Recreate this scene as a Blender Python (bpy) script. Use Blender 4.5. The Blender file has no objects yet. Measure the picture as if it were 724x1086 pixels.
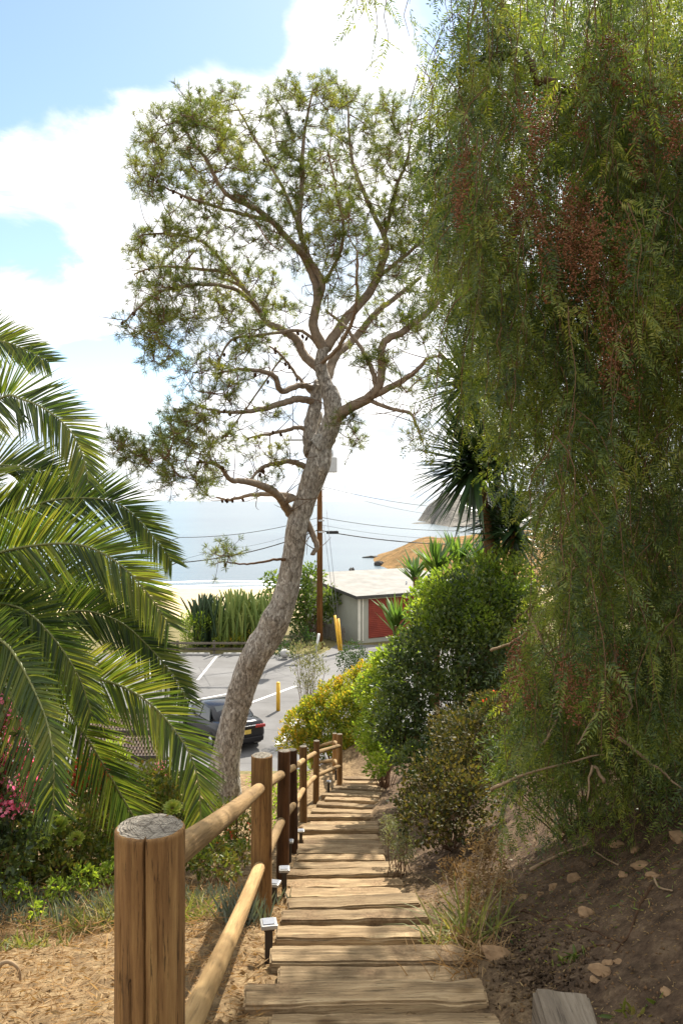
import bpy, bmesh, math, random
import numpy as np
from mathutils import Vector, Matrix, Quaternion

SEED = 11
rng = np.random.default_rng(SEED)
random.seed(SEED)
R = math.radians
sc = bpy.context.scene
col = sc.collection

# ------------------------------------------------------------------ camera model
F, CX, HY = 850.0, 362.0, 531.0          # focal length in photo pixels, image centre, horizon row
def P(px, py, Y):
    return Vector(((px - CX) / F * Y, Y, (HY - py) / F * Y))
def PX(px, Y): return (px - CX) / F * Y
def PZ(py, Y): return (HY - py) / F * Y

# ------------------------------------------------------------------ numpy noise
def _hash(i, j, k, s):
    n = (i * 374761393 + j * 668265263 + k * 2147483647 + s * 974711) & 0x7fffffff
    n = (n ^ (n >> 13)) * 1274126177 & 0x7fffffff
    return ((n ^ (n >> 16)) & 0xffff) / 65535.0
def vnoise(x, y, z=0.0, s=0):
    x, y, z = np.broadcast_arrays(np.asarray(x, float), np.asarray(y, float), np.asarray(z, float))
    i, j, k = np.floor(x).astype(np.int64), np.floor(y).astype(np.int64), np.floor(z).astype(np.int64)
    u, v, w = x - i, y - j, z - k
    u, v, w = u*u*(3-2*u), v*v*(3-2*v), w*w*(3-2*w)
    r = 0
    for a in (0, 1):
        for b in (0, 1):
            for c in (0, 1):
                r = r + _hash(i+a, j+b, k+c, s) * np.where(a, u, 1-u) * np.where(b, v, 1-v) * np.where(c, w, 1-w)
    return r
def fbm(x, y, z=0.0, s=0, o=3):
    t, a, f = 0, 1.0, 1.0
    for q in range(o):
        t = t + a * (vnoise(np.asarray(x)*f, np.asarray(y)*f, np.asarray(z)*f, s+q) - 0.5); a *= .5; f *= 2.03
    return t
def sstep(a, b, x):
    t = np.clip((np.asarray(x, float) - a) / (b - a), 0, 1)
    return t*t*(3-2*t)

# ------------------------------------------------------------------ terrain
_PY = [-30, -8, 0, 1.9, 3.7, 5.7, 7.6, 9.8, 12.2, 14.4, 16.7, 19.0, 22, 25.5, 27, 47, 50, 62, 72, 88, 112, 124, 140, 400]
_PD = [3.0, -.6, -1.35, -1.72, -2.26, -2.98, -3.62, -4.33, -4.90, -5.42, -6.0, -6.42, -7.6, -8.85, -9.03, -9.03, -9.06, -9.4, -10.6, -12.3, -12.9, -13.25, -15, -26]
def prof(y): return np.interp(y, _PY, _PD)
def xc(y): return np.interp(y, [-30, 2, 3.7, 5.2, 7, 9.3, 11.5, 13, 14.8, 17, 19], [.15, .15, .15, .10, .04, -.02, -.01, 0.0, .2, .5, .55])
HALF = .50
STEP0, RUN = 1.75, .60
NST = 27
def step_idx(y): return np.floor((np.asarray(y, float) - STEP0) / RUN)
def step_top(i): return prof(STEP0 + (np.asarray(i, float) + .5) * RUN) + .02
def ground(x, y, rough=True):
    x = np.asarray(x, float); y = np.asarray(y, float)
    z = prof(y)
    near = 1 - sstep(20, 27, y)
    d = x - xc(y) - HALF
    bank = .06*sstep(-.14, .05, d) + .76 * sstep(-.05, 1.9, d) + .30 * np.clip(d - 1.2, 0, 8) + .02*np.clip(d-9, 0, 100)
    z = z + bank * (1 - sstep(18, 27, y)) * (1 - .35*sstep(9, 14, y))
    z = z + 1.05 * np.exp(-((x - 1.1)/1.3)**2 - ((y - 20.0)/.9)**2)
    l = -(x + .75)
    z = z - .04 * np.clip(l, 0, 30) * near + .25*np.exp(-((x+3.6)/1.6)**2-((y-7.2)/1.8)**2)
    z = z + np.clip(x - 9, 0, 60) * .16 * sstep(22, 30, y) * (1 - sstep(60, 110, y))
    if rough:
        z = z + .10 * fbm(x*1.1, y*1.1, 0, 3) * near + .035 * fbm(x*6, y*6, 0, 9) * near + .018 * fbm(x*19, y*19, 0, 5, 2) * near * (y < 12)
    # the stairs: stepped soil just under the tops of the planks
    on = (1 - sstep(HALF - .15, HALF + .06, np.abs(x - xc(y)))) * ((y > STEP0) & (y < STEP0 + NST*RUN))
    st = step_top(step_idx(y)) - .060 + .05 * fbm(x*5, y*5, 0, 21) + .03*fbm(x*14, y*14, 0, 23)
    z = z * (1 - on) + st * on
    return z
def gz(x, y): return float(ground(x, y))

# ------------------------------------------------------------------ object helpers
def tag(o, label=None, cat=None, group=None, kind=None):
    if label: o['label'] = label
    if cat: o['category'] = cat
    if group: o['group'] = group
    if kind: o['kind'] = kind
    return o
def empty(name, loc, label, cat, group=None, rz=0):
    o = bpy.data.objects.new(name, None); col.objects.link(o)
    o.location = loc; o.rotation_euler = (0, 0, rz); o.empty_display_size = .2
    return tag(o, label, cat, group)
def link(name, me, parent=None, world=True):
    o = bpy.data.objects.new(name, me); col.objects.link(o)
    if parent is not None:
        o.parent = parent
        if world:      # vertices were given in world space
            o.matrix_parent_inverse = (Matrix.Translation(parent.location) @ parent.rotation_euler.to_matrix().to_4x4()).inverted()
    return o
def set_mats(me, mats):
    for m in (mats if isinstance(mats, (list, tuple)) else [mats]): me.materials.append(m)
def mesh_np(name, V, Q, mats, smooth=False, mi=None):
    V = np.asarray(V, np.float32).reshape(-1, 3); Q = np.asarray(Q, np.int32)
    k = Q.shape[1]
    me = bpy.data.meshes.new(name)
    me.vertices.add(len(V)); me.vertices.foreach_set('co', V.ravel())
    me.loops.add(Q.size); me.loops.foreach_set('vertex_index', Q.ravel())
    me.polygons.add(len(Q)); me.polygons.foreach_set('loop_start', np.arange(0, Q.size, k, dtype=np.int32))
    if smooth: me.polygons.foreach_set('use_smooth', np.ones(len(Q), bool))
    set_mats(me, mats)
    if mi is not None: me.polygons.foreach_set('material_index', np.asarray(mi, np.int32))
    me.update(calc_edges=True)
    return me
class MB:
    """collects shapes, builds ONE mesh"""
    def __init__(s): s.v = []; s.f = []; s.m = []; s.sm = []
    def add(s, V, Fc, mi=0, smooth=False):
        b = len(s.v); s.v.extend([tuple(p) for p in V])
        for f in Fc: s.f.append(tuple(b + i for i in f)); s.m.append(mi); s.sm.append(smooth)
    def box(s, c, size, rot=None, mi=0, bev=0.0):
        x, y, z = [d/2 for d in size]
        bm = bmesh.new(); bmesh.ops.create_cube(bm, size=1)
        for v in bm.verts: v.co = Vector((v.co.x*2*x, v.co.y*2*y, v.co.z*2*z))
        if bev > 0: bmesh.ops.bevel(bm, geom=bm.edges[:], offset=bev, segments=2, affect='EDGES', profile=.6)
        bm.verts.index_update()
        M = rot.to_4x4() if rot is not None else Matrix()
        V = [(M @ v.co) + Vector(c) for v in bm.verts]
        s.add(V, [[v.index for v in f.verts] for f in bm.faces], mi)
        bm.free(); return s
    def tube(s, pts, radii, n=8, mi=0, caps=True):
        V, Fc = tube_vf(pts, radii, n, caps); s.add(V, Fc, mi, True); return s
    def ell(s, c, r, seg=10, rings=7, mi=0, rot=None):
        V, Fc = [], []
        for i in range(rings+1):
            t = math.pi*i/rings
            for j in range(seg):
                p = Vector((r[0]*math.sin(t)*math.cos(2*math.pi*j/seg), r[1]*math.sin(t)*math.sin(2*math.pi*j/seg), r[2]*math.cos(t)))
                if rot is not None: p = rot @ p
                V.append(p + Vector(c))
        for i in range(rings):
            for j in range(seg):
                a, b = i*seg+j, i*seg+(j+1) % seg
                Fc.append((a, a+seg, b+seg, b))
        s.add(V, Fc, mi, True); return s
    def mesh(s, name, mats):
        me = bpy.data.meshes.new(name); me.from_pydata([tuple(v) for v in s.v], [], s.f)
        set_mats(me, mats)
        me.polygons.foreach_set('material_index', s.m); me.polygons.foreach_set('use_smooth', s.sm)
        me.update(); return me
    def build(s, name, mats, parent=None, world=True): return link(name, s.mesh(name, mats), parent, world)
def tube_vf(pts, radii, n=8, caps=True):
    pts = [Vector(p) for p in pts]
    if not hasattr(radii, '__len__'): radii = [radii]*len(pts)
    V, Fc = [], []
    up = None
    for i, p in enumerate(pts):
        t = (pts[min(i+1, len(pts)-1)] - pts[max(i-1, 0)])
        if t.length < 1e-9: t = Vector((0, 0, 1))
        t.normalize()
        if up is None:
            up = Vector((1, 0, 0)) if abs(t.x) < .9 else Vector((0, 1, 0))
        a = (up - t*up.dot(t))
        if a.length < 1e-6: a = t.orthogonal()
        a.normalize(); b = t.cross(a); up = a
        for j in range(n):
            th = 2*math.pi*j/n
            V.append(p + (a*math.cos(th) + b*math.sin(th))*radii[i])
    for i in range(len(pts)-1):
        for j in range(n):
            q = (j+1) % n
            Fc.append((i*n+j, i*n+q, (i+1)*n+q, (i+1)*n+j))
    if caps and n >= 3:
        Fc.append(tuple(range(n-1, -1, -1))); Fc.append(tuple((len(pts)-1)*n+j for j in range(n)))
    return V, Fc
def spline(ps, n=6):
    """Catmull-Rom through rows (any width)"""
    A = np.array(ps, float); out = []
    m = len(A)
    for i in range(m-1):
        p0, p1, p2, p3 = A[max(i-1, 0)], A[i], A[i+1], A[min(i+2, m-1)]
        for k in range(n):
            t = k/n
            out.append(.5*((2*p1)+(-p0+p2)*t+(2*p0-5*p1+4*p2-p3)*t*t+(-p0+3*p1-3*p2+p3)*t**3))
    out.append(A[-1]); return np.array(out)
def unit(a): return a / (np.linalg.norm(a, axis=-1, keepdims=True) + 1e-9)
def rdir(n): return unit(rng.normal(size=(n, 3)))
def perp(T):
    r = rng.normal(size=T.shape); return unit(r - T*np.sum(r*T, 1, keepdims=True))

# leaf templates: rows of (t along, s across, n out of plane)
DIAMOND = (np.array([(0, 0, 0), (.42, .5, 0), (1, 0, 0), (.42, -.5, 0)]), np.array([(0, 1, 2, 3)]))
FOLD = (np.array([(0, 0, 0), (.3, .42, .10), (.68, .40, .06), (1, 0, -.10), (.68, -.40, .06), (.3, -.42, .10)]), np.array([(0, 1, 2, 3), (0, 3, 4, 5)]))
SPOON = (np.array([(0, .08, 0), (.55, .42, .1), (.85, .40, .14), (1, 0, .12), (.85, -.40, .14), (.55, -.42, .1), (0, -.08, 0), (.5, 0, -.02)]),
         np.array([(0, 1, 7, 6), (6, 7, 5, 5), (1, 2, 3, 7), (7, 3, 4, 5)]))
SPOON = (SPOON[0], np.array([(0, 1, 7, 6), (7, 1, 2, 3), (7, 3, 4, 5), (6, 7, 5, 6)][:3]))
def leaves(B, T, S, L, W, tpl):
    tv, tq = tpl
    N = np.cross(T, S); n = len(B)
    L = np.broadcast_to(np.asarray(L, float), (n,)); W = np.broadcast_to(np.asarray(W, float), (n,))
    V = (B[:, None, :] + T[:, None, :]*(tv[:, 0][None, :, None]*L[:, None, None])
         + S[:, None, :]*(tv[:, 1][None, :, None]*W[:, None, None]) + N[:, None, :]*(tv[:, 2][None, :, None]*W[:, None, None]))
    Q = (tq[None] + (np.arange(n)*len(tv))[:, None, None]).reshape(-1, 4)
    return V.reshape(-1, 3), Q
def strips(B, T, S, L, W, droop=.2, fold=.25, ts=(0, .15, .45, .75, 1), ws=(.5, 1, .9, .55, .04), up=None, curl=None):
    """long blades: rows of three points, bent down by gravity (or along 'curl')"""
    n = len(B); N = np.cross(T, S)
    L = np.broadcast_to(np.asarray(L, float), (n,)); W = np.broadcast_to(np.asarray(W, float), (n,))
    D = np.broadcast_to(np.asarray(droop, float), (n,))
    g = np.tile(np.array([[0, 0, -1.]]), (n, 1)) if curl is None else curl
    rows = []
    for t, w in zip(ts, ws):
        c = B + T*(L*t)[:, None] + g*(L*D*t*t)[:, None]
        rows += [c + S*(W*w*.5)[:, None] + N*(W*w*fold)[:, None], c, c - S*(W*w*.5)[:, None] + N*(W*w*fold)[:, None]]
    V = np.stack(rows, 1); k = 3*len(ts)
    q = []
    for i in range(len(ts)-1):
        a = 3*i; q += [(a, a+1, a+4, a+3), (a+1, a+2, a+5, a+4)]
    Q = (np.array(q)[None] + (np.arange(n)*k)[:, None, None]).reshape(-1, 4)
    return V.reshape(-1, 3), Q
def cat(parts):
    Vs, Qs, b = [], [], 0
    for V, Q in parts:
        Vs.append(V); Qs.append(Q + b); b += len(V)
    return np.concatenate(Vs), np.concatenate(Qs)

# ------------------------------------------------------------------ materials
def srgb(c):
    c = c.lstrip('#'); v = [int(c[i:i+2], 16)/255 for i in (0, 2, 4)]
    return tuple(x/12.92 if x <= .04045 else ((x+.055)/1.055)**2.4 for x in v) + (1,)
def rgb(r, g, b): return (r, g, b, 1)
class NT:
    def __init__(s, name):
        s.m = bpy.data.materials.new(name); s.m.use_nodes = True; s.t = s.m.node_tree; s.t.nodes.clear()
        s.out = s.n('ShaderNodeOutputMaterial')
    def n(s, typ, **kw):
        o = s.t.nodes.new(typ)
        for k, v in kw.items():
            if k[0] == 'i': o.inputs[int(k[1:])].default_value = v
            else: setattr(o, k, v)
        return o
    def l(s, a, ao, b, bi): s.t.links.new(a.outputs[ao], b.inputs[bi])
    def coord(s, which='Object', scale=(1, 1, 1)):
        tc = s.n('ShaderNodeTexCoord'); mp = s.n('ShaderNodeMapping'); mp.inputs['Scale'].default_value = scale
        s.l(tc, which, mp, 'Vector'); return mp
    def noise(s, vec, scale, detail=4, rough=.6, dist=0.0):
        o = s.n('ShaderNodeTexNoise'); o.inputs['Scale'].default_value = scale; o.inputs['Detail'].default_value = detail
        o.inputs['Roughness'].default_value = rough; o.inputs['Distortion'].default_value = dist
        if vec is not None: s.l(vec, 'Vector', o, 'Vector')
        return o
    def ramp(s, src, so, stops, interp='LINEAR'):
        r = s.n('ShaderNodeValToRGB'); r.color_ramp.interpolation = interp
        e = r.color_ramp.elements
        while len(e) > 1: e.remove(e[-1])
        e[0].position = stops[0][0]; e[0].color = stops[0][1]
        for p, c in stops[1:]:
            x = e.new(p); x.color = c
        s.l(src, so, r, 'Fac'); return r
    def mix(s, fac, a, b, fo=0, blend='MIX'):
        m = s.n('ShaderNodeMix', data_type='RGBA', blend_type=blend)
        if hasattr(fac, 'outputs'): s.t.links.new(fac.outputs[fo], m.inputs[0])
        else: m.inputs[0].default_value = fac
        for q, i in ((a, 6), (b, 7)):
            if hasattr(q, 'outputs'): s.t.links.new(q.outputs[2] if q.bl_idname == 'ShaderNodeMix' else q.outputs[0], m.inputs[i])
            else: m.inputs[i].default_value = q
        return m
    def math(s, op, a, b=None, ao=0, bo=0):
        m = s.n('ShaderNodeMath', operation=op)
        for q, i, o in ((a, 0, ao), (b, 1, bo)):
            if q is None: continue
            if hasattr(q, 'outputs'): s.t.links.new(q.outputs[o], m.inputs[i])
            else: m.inputs[i].default_value = q
        return m
    def bsdf(s, color, rough=.8, spec=.3, metal=0, bump=None, bs=.3, bd=.02, bo=0):
        p = s.n('ShaderNodeBsdfPrincipled')
        if hasattr(color, 'outputs'): s.t.links.new(color.outputs[2] if color.bl_idname == 'ShaderNodeMix' else color.outputs[0], p.inputs['Base Color'])
        else: p.inputs['Base Color'].default_value = color
        if hasattr(rough, 'outputs'): s.t.links.new(rough.outputs[0], p.inputs['Roughness'])
        else: p.inputs['Roughness'].default_value = rough
        p.inputs['Metallic'].default_value = metal; p.inputs['Specular IOR Level'].default_value = spec
        if bump is not None:
            b = s.n('ShaderNodeBump'); b.inputs['Strength'].default_value = bs; b.inputs['Distance'].default_value = bd
            s.t.links.new(bump.outputs[bo], b.inputs['Height']); s.t.links.new(b.outputs[0], p.inputs['Normal'])
        s.t.links.new(p.outputs[0], s.out.inputs['Surface']); return p
def plain(name, c, rough=.6, spec=.4, metal=0, var=.15, sc_=8.0):
    t = NT(name); v = t.coord(); n = t.noise(v, sc_, 5)
    d = tuple(x*(1-var) for x in c[:3]) + (1,); e = tuple(min(1, x*(1+var)) for x in c[:3]) + (1,)
    r = t.ramp(n, 'Fac', [(.3, d), (.7, e)]); t.bsdf(r, rough, spec, metal, n, .08, .01); return t.m
def leafmat(name, cols, rough=.5, transl=.35, spec=.35, clump=1.3, tcol=None, rnd=.62):
    """colours spread over the leaves: a random value per leaf plus slow noise through the crown"""
    t = NT(name); g = t.n('ShaderNodeNewGeometry')
    v = t.coord(); n = t.noise(v, clump, 3, .55)
    nn = t.n('ShaderNodeMapRange'); nn.inputs[1].default_value = .3; nn.inputs[2].default_value = .7
    t.l(n, 'Fac', nn, 0)
    a = t.math('MULTIPLY', g, rnd, ao=g.outputs.find('Random Per Island'))
    b = t.math('MULTIPLY', nn, 1-rnd); f = t.math('ADD', a, b)
    k = len(cols); r = t.ramp(f, 0, [(.08 + .84*i/(max(1, k-1)), c) for i, c in enumerate(cols)])
    p = t.bsdf(r, rough, spec)
    tr = t.n('ShaderNodeBsdfTranslucent')
    hs = t.n('ShaderNodeMix', data_type='RGBA', blend_type='MULTIPLY'); hs.inputs[0].default_value = 1
    t.l(r, 'Color', hs, 6); hs.inputs[7].default_value = tcol or (1.0, 1.0, .45, 1)
    gm = t.n('ShaderNodeMix', data_type='RGBA', blend_type='ADD'); gm.inputs[0].default_value = 1
    t.t.links.new(hs.outputs[2], gm.inputs[6]); t.t.links.new(hs.outputs[2], gm.inputs[7])
    t.t.links.new(gm.outputs[2], tr.inputs[0])
    ms = t.n('ShaderNodeMixShader'); ms.inputs[0].default_value = transl
    t.t.links.new(p.outputs[0], ms.inputs[1]); t.t.links.new(tr.outputs[0], ms.inputs[2]); t.t.links.new(ms.outputs[0], t.out.inputs[0])
    return t.m
def woodmat(name, dark, mid, light, axis=2, crack=.5, rough=.75, sc_=1.0, bs=.5, dirt=0):
    t = NT(name)
    s = [16*sc_]*3; s[axis] = .9*sc_
    v = t.coord('Object', tuple(s)); oi = t.n('ShaderNodeObjectInfo')
    ad = t.n('ShaderNodeVectorMath', operation='ADD'); t.l(v, 0, ad, 0)
    ml = t.math('MULTIPLY', oi, 37.0, ao=oi.outputs.find('Random')); cb = t.n('ShaderNodeCombineXYZ')
    for i in range(3): t.t.links.new(ml.outputs[0], cb.inputs[i])
    t.l(cb, 0, ad, 1)
    n1 = t.noise(ad, 1.0, 7, .7, .2); n2 = t.noise(ad, 3.0, 5, .7, .1)
    s2 = [1.6]*3; s2[axis] = .5; v2 = t.coord('Object', tuple(s2)); n3 = t.noise(v2, 2.0, 3)
    r1 = t.ramp(n1, 'Fac', [(.25, dark), (.5, mid), (.72, light)])
    r2 = t.ramp(n3, 'Fac', [(.3, (.62, .60, .58, 1)), (.7, (1.1, 1.1, 1.1, 1))])
    c = t.mix(1.0, r1, r2, blend='MULTIPLY')
    cr = t.ramp(n2, 'Fac', [(.37, (1-crack, 1-crack, 1-crack, 1)), (.44, (1, 1, 1, 1))])
    c2 = t.mix(1.0, c, cr, blend='MULTIPLY')
    sk = [4.5]*3; sk[axis] = 2.2
    vk = t.coord('Object', tuple(sk)); ak = t.n('ShaderNodeVectorMath', operation='ADD'); t.l(vk, 0, ak, 0); t.l(cb, 0, ak, 1)
    vv = t.n('ShaderNodeTexVoronoi'); vv.inputs['Scale'].default_value = 1.0; t.l(ak, 0, vv, 'Vector')
    kn = t.ramp(vv, 'Distance', [(.05, (.30, .24, .19, 1)), (.11, (.72, .68, .62, 1)), (.17, (1, 1, 1, 1))]); c2 = t.mix(.9, c2, kn, blend='MULTIPLY')
    if dirt:
        vd = t.coord('Object', (1, 1, 1)); a2 = t.n('ShaderNodeVectorMath', operation='ADD'); t.l(vd, 0, a2, 0); t.l(cb, 0, a2, 1)
        nd = t.noise(a2, 3.2, 8, .72); f = t.ramp(nd, 'Fac', [(.50, (0, 0, 0, 1)), (.64, (dirt, dirt, dirt, 1))])
        ns = t.noise(a2, 60, 3); dc = t.ramp(ns, 'Fac', [(.3, srgb('54412c')), (.7, srgb('94795a'))]); c2 = t.mix(f, c2, dc)
    tv = t.n('ShaderNodeMapRange'); tv.inputs[3].default_value = .66; tv.inputs[4].default_value = 1.18; t.l(oi, 'Random', tv, 0)
    tb = t.n('ShaderNodeCombineXYZ'); [t.t.links.new(tv.outputs[0], tb.inputs[q]) for q in range(3)]
    c2 = t.mix(1.0, c2, tb, blend='MULTIPLY')
    sm = t.math('ADD', n1, n2)
    t.bsdf(c2, rough, .25, 0, sm, bs, .012); return t.m

M = {}
def build_materials():
    M['post'] = woodmat('treated post wood', srgb('563d23'), srgb('926e44'), srgb('b8945e'), 2, .7, .8, 2.4)
    M['post_dark'] = woodmat('shade darkened post wood', srgb('342315'), srgb('573b24'), srgb('704e32'), 2, .4, .8, 1.6)  # shade on the third and fourth posts, put into a darker wood colour
    M['rail'] = woodmat('peeled rail wood', srgb('7a5f3b'), srgb('a08256'), srgb('b89a6c'), 2, .3, .8, 1.5)
    M['plank'] = woodmat('weathered step timber', srgb('5e4d39'), srgb('a08866'), srgb('c9b28c'), 0, .6, .9, 2.2, .6, .85)
    M['plank_grey'] = woodmat('grey weathered timber', srgb('4a4036'), srgb('7a6e5e'), srgb('968a79'), 1, .5, .9, 1.5)
    # end grain: rings, radial cracks, grey
    t = NT('grey end grain'); v = t.coord('Object', (1, 1, 1))
    w = t.n('ShaderNodeTexWave', wave_type='RINGS', rings_direction='Z'); w.inputs['Scale'].default_value = 38; w.inputs['Distortion'].default_value = 9
    w.inputs['Detail'].default_value = 3; t.l(v, 0, w, 'Vector'); n = t.noise(v, 45, 6, .7)
    vo = t.n('ShaderNodeTexVoronoi', feature='DISTANCE_TO_EDGE'); vo.inputs['Scale'].default_value = 22; t.l(v, 0, vo, 'Vector')
    r = t.ramp(n, 'Fac', [(.3, srgb('5b5348')), (.55, srgb('8f877a')), (.75, srgb('aaa294'))])
    c = t.mix(.14, r, w, blend='MULTIPLY')
    cr = t.ramp(vo, 'Distance', [(0, (.25, .23, .2, 1)), (.06, (1, 1, 1, 1))]); c2 = t.mix(.75, c, cr, blend='MULTIPLY')
    sm = t.math('ADD', w, n); t.bsdf(c2, .9, .2, 0, sm, .8, .006); M['endgrain'] = t.m
    # soil
    t = NT('dry soil'); v = t.coord('Object')
    n1 = t.noise(v, .9, 5, .6); n2 = t.noise(v, 9, 8, .7); n3 = t.noise(v, 70, 4, .7)
    vo = t.n('ShaderNodeTexVoronoi'); vo.inputs['Scale'].default_value = 34; t.l(v, 0, vo, 'Vector')
    straw = t.ramp(n2, 'Fac', [(.28, srgb('4d3d2c')), (.5, srgb('7f6a4d')), (.72, srgb('a58f6c'))])
    dirt = t.ramp(n2, 'Fac', [(.28, srgb('33291f')), (.5, srgb('594838')), (.75, srgb('7d6a53'))])
    sx = t.n('ShaderNodeSeparateXYZ'); t.l(v, 0, sx, 0)
    wx = t.math('ADD', sx, t.math('MULTIPLY', n1, 1.1))           # straw covered ground west of the stairs, bare soil east of them
    mr = t.n('ShaderNodeMapRange'); mr.inputs[1].default_value = .85; mr.inputs[2].default_value = 1.45; t.l(wx, 0, mr, 0)
    c = t.mix(mr, straw, dirt)
    pe = t.ramp(vo, 'Color', [(.0, (.72, .70, .68, 1)), (.9, (1.12, 1.12, 1.12, 1))]); c2 = t.mix(1, c, pe, blend='MULTIPLY')
    fi = t.ramp(n3, 'Fac', [(.3, (.6, .58, .55, 1)), (.6, (1.1, 1.1, 1.1, 1))]); c3 = t.mix(.8, c2, fi, blend='MULTIPLY')
    # far sand and grass by distance down the hill
    mry = t.n('ShaderNodeMapRange'); mry.inputs[1].default_value = 66; mry.inputs[2].default_value = 74; t.l(sx, 1, mry, 0)
    sand = t.ramp(n1, 'Fac', [(.3, srgb('b39e7c')), (.7, srgb('c2ad8a'))])
    mrg = t.n('ShaderNodeMapRange'); mrg.inputs[1].default_value = 21; mrg.inputs[2].default_value = 26; t.l(sx, 1, mrg, 0)
    scrub = t.ramp(n2, 'Fac', [(.3, srgb('4a4a2c')), (.6, srgb('7a6f4c'))])
    c4 = t.mix(mry, t.mix(mrg, c3, scrub), sand)
    hb = t.math('ADD', n2, t.math('MULTIPLY', n3, .6)); t.bsdf(c4, .95, .15, 0, hb, .7, .03); M['soil'] = t.m
    # asphalt
    t = NT('asphalt'); v = t.coord('Object'); n = t.noise(v, .5, 5, .6); n2 = t.noise(v, 60, 3)
    r = t.ramp(n, 'Fac', [(.3, rgb(.105, .10, .095)), (.7, rgb(.17, .165, .16))]); f = t.ramp(n2, 'Fac', [(.3, (.75, .75, .75, 1)), (.7, (1.1, 1.1, 1.1, 1))])
    vo = t.n('ShaderNodeTexVoronoi', feature='DISTANCE_TO_EDGE'); vo.inputs['Scale'].default_value = .22; t.l(v, 0, vo, 'Vector')
    ck = t.ramp(vo, 'Distance', [(0, (.5, .5, .5, 1)), (.006, (1, 1, 1, 1))])
    t.bsdf(t.mix(1, t.mix(1, r, f, blend='MULTIPLY'), ck, blend='MULTIPLY'), .85, .3, 0, n2, .2, .01); M['asphalt'] = t.m
    M['paint'] = plain('worn white paint', rgb(.62, .62, .60), .7, .3, 0, .2, 3)
    M['concrete'] = plain('concrete', rgb(.36, .35, .33), .85, .2, 0, .2, 4)
    # sea
    t = NT('sea water'); v = t.coord('Object', (1, 1, 1)); v2 = t.coord('Object', (.35, 1, 1))
    n = t.noise(v2, .55, 6, .65, .3); n2 = t.noise(v2, .02, 3)
    r = t.ramp(n2, 'Fac', [(.35, rgb(.03, .062, .085)), (.65, rgb(.05, .09, .11))])
    p = t.bsdf(r, .27, .62, 0, n, .25, .4); M['sea'] = t.m
    M['foam'] = plain('sea foam', rgb(.8, .82, .82), .8, .2, 0, .08, 1)
    # bark
    t = NT('pine bark'); v = t.coord('Object', (1, 1, .45)); n1 = t.noise(v, 3, 5); n2 = t.noise(v, 26, 6, .7)
    vo = t.n('ShaderNodeTexVoronoi', feature='DISTANCE_TO_EDGE'); vo.inputs['Scale'].default_value = 12; 
    di = t.mix(.25, v, n2); t.t.links.new(di.outputs[2], vo.inputs['Vector'])
    r = t.ramp(n2, 'Fac', [(.28, srgb('57514b')), (.45, srgb('9a938b')), (.60, srgb('d6d0c8'))])
    r2 = t.ramp(n1, 'Fac', [(.35, (.80, .76, .71, 1)), (.65, (1.1, 1.1, 1.08, 1))])
    cr = t.ramp(vo, 'Distance', [(0, (.38, .34, .3, 1)), (.14, (1, 1, 1, 1))])
    c = t.mix(.8, t.mix(1, r, r2, blend='MULTIPLY'), cr, blend='MULTIPLY'); hh = t.math('ADD', vo, n2)
    t.bsdf(c, .9, .15, 0, hh, .8, .05); M['bark'] = t.m
    M['bark_up'] = plain('smooth upper bark', srgb('827363'), .85, .2, 0, .35, 14)
    M['twig'] = plain('twig bark', srgb('6a523e'), .9, .15, 0, .3, 20)
    M['twig_dark'] = plain('dark twig bark', srgb('4a3626'), .9, .15, 0, .3, 20)
    M['deadtwig'] = plain('dead twig', srgb('8f7a60'), .9, .15, 0, .25, 20)
    M['palmtrunk'] = plain('palm trunk', srgb('6b533b'), .95, .1, 0, .4, 12)
    M['pine'] = leafmat('pine needles', [rgb(.030, .050, .014), rgb(.068, .092, .020), rgb(.135, .155, .032), rgb(.24, .22, .05)], .5, .42, .3, 1.1, rnd=.45)
    M['palm'] = leafmat('palm leaflets', [rgb(.018, .036, .010), rgb(.045, .076, .014), rgb(.105, .135, .022), rgb(.20, .195, .035)], .45, .42, .35, 1.0, rnd=.6)
    M['rachis'] = plain('palm rachis', rgb(.17, .18, .06), .5, .4, 0, .15, 9)
    M['pepper'] = leafmat('pepper leaves', [rgb(.020, .040, .015), rgb(.060, .094, .022), rgb(.150, .185, .032), rgb(.29, .28, .052)], .45, .37, .4, 2.6, rnd=.36)
    M['pepperbark'] = plain('pepper bark', srgb('5a4634'), .95, .15, 0, .35, 14)
    M['berry'] = leafmat('dried berries', [rgb(.16, .070, .032), rgb(.27, .125, .055), rgb(.36, .19, .10)], .6, .28, .3, 4, (1, .6, .4, 1))
    M['flower_pale'] = leafmat('pale green blossom', [rgb(.16, .20, .05), rgb(.26, .27, .08)], .6, .4, .3, 3)
    M['yucca'] = leafmat('yucca leaves', [rgb(.018, .040, .014), rgb(.030, .062, .020), rgb(.050, .085, .024)], .35, .16, .5, 1.2)
    M['yucca_light'] = leafmat('young yucca leaves', [rgb(.06, .12, .03), rgb(.10, .18, .04), rgb(.15, .22, .05)], .4, .3, .4, 1.2)
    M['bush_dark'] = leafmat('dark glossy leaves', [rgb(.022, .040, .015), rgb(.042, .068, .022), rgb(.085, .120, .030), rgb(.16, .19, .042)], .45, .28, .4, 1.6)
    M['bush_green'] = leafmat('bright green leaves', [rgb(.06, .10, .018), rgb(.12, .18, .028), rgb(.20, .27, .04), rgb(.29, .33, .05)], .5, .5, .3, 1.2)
    M['bush_brown'] = leafmat('bronze succulent leaves', [rgb(.022, .028, .010), rgb(.048, .054, .016), rgb(.090, .072, .022), rgb(.145, .11, .03)], .6, .25, .25, 2.2)
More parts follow.
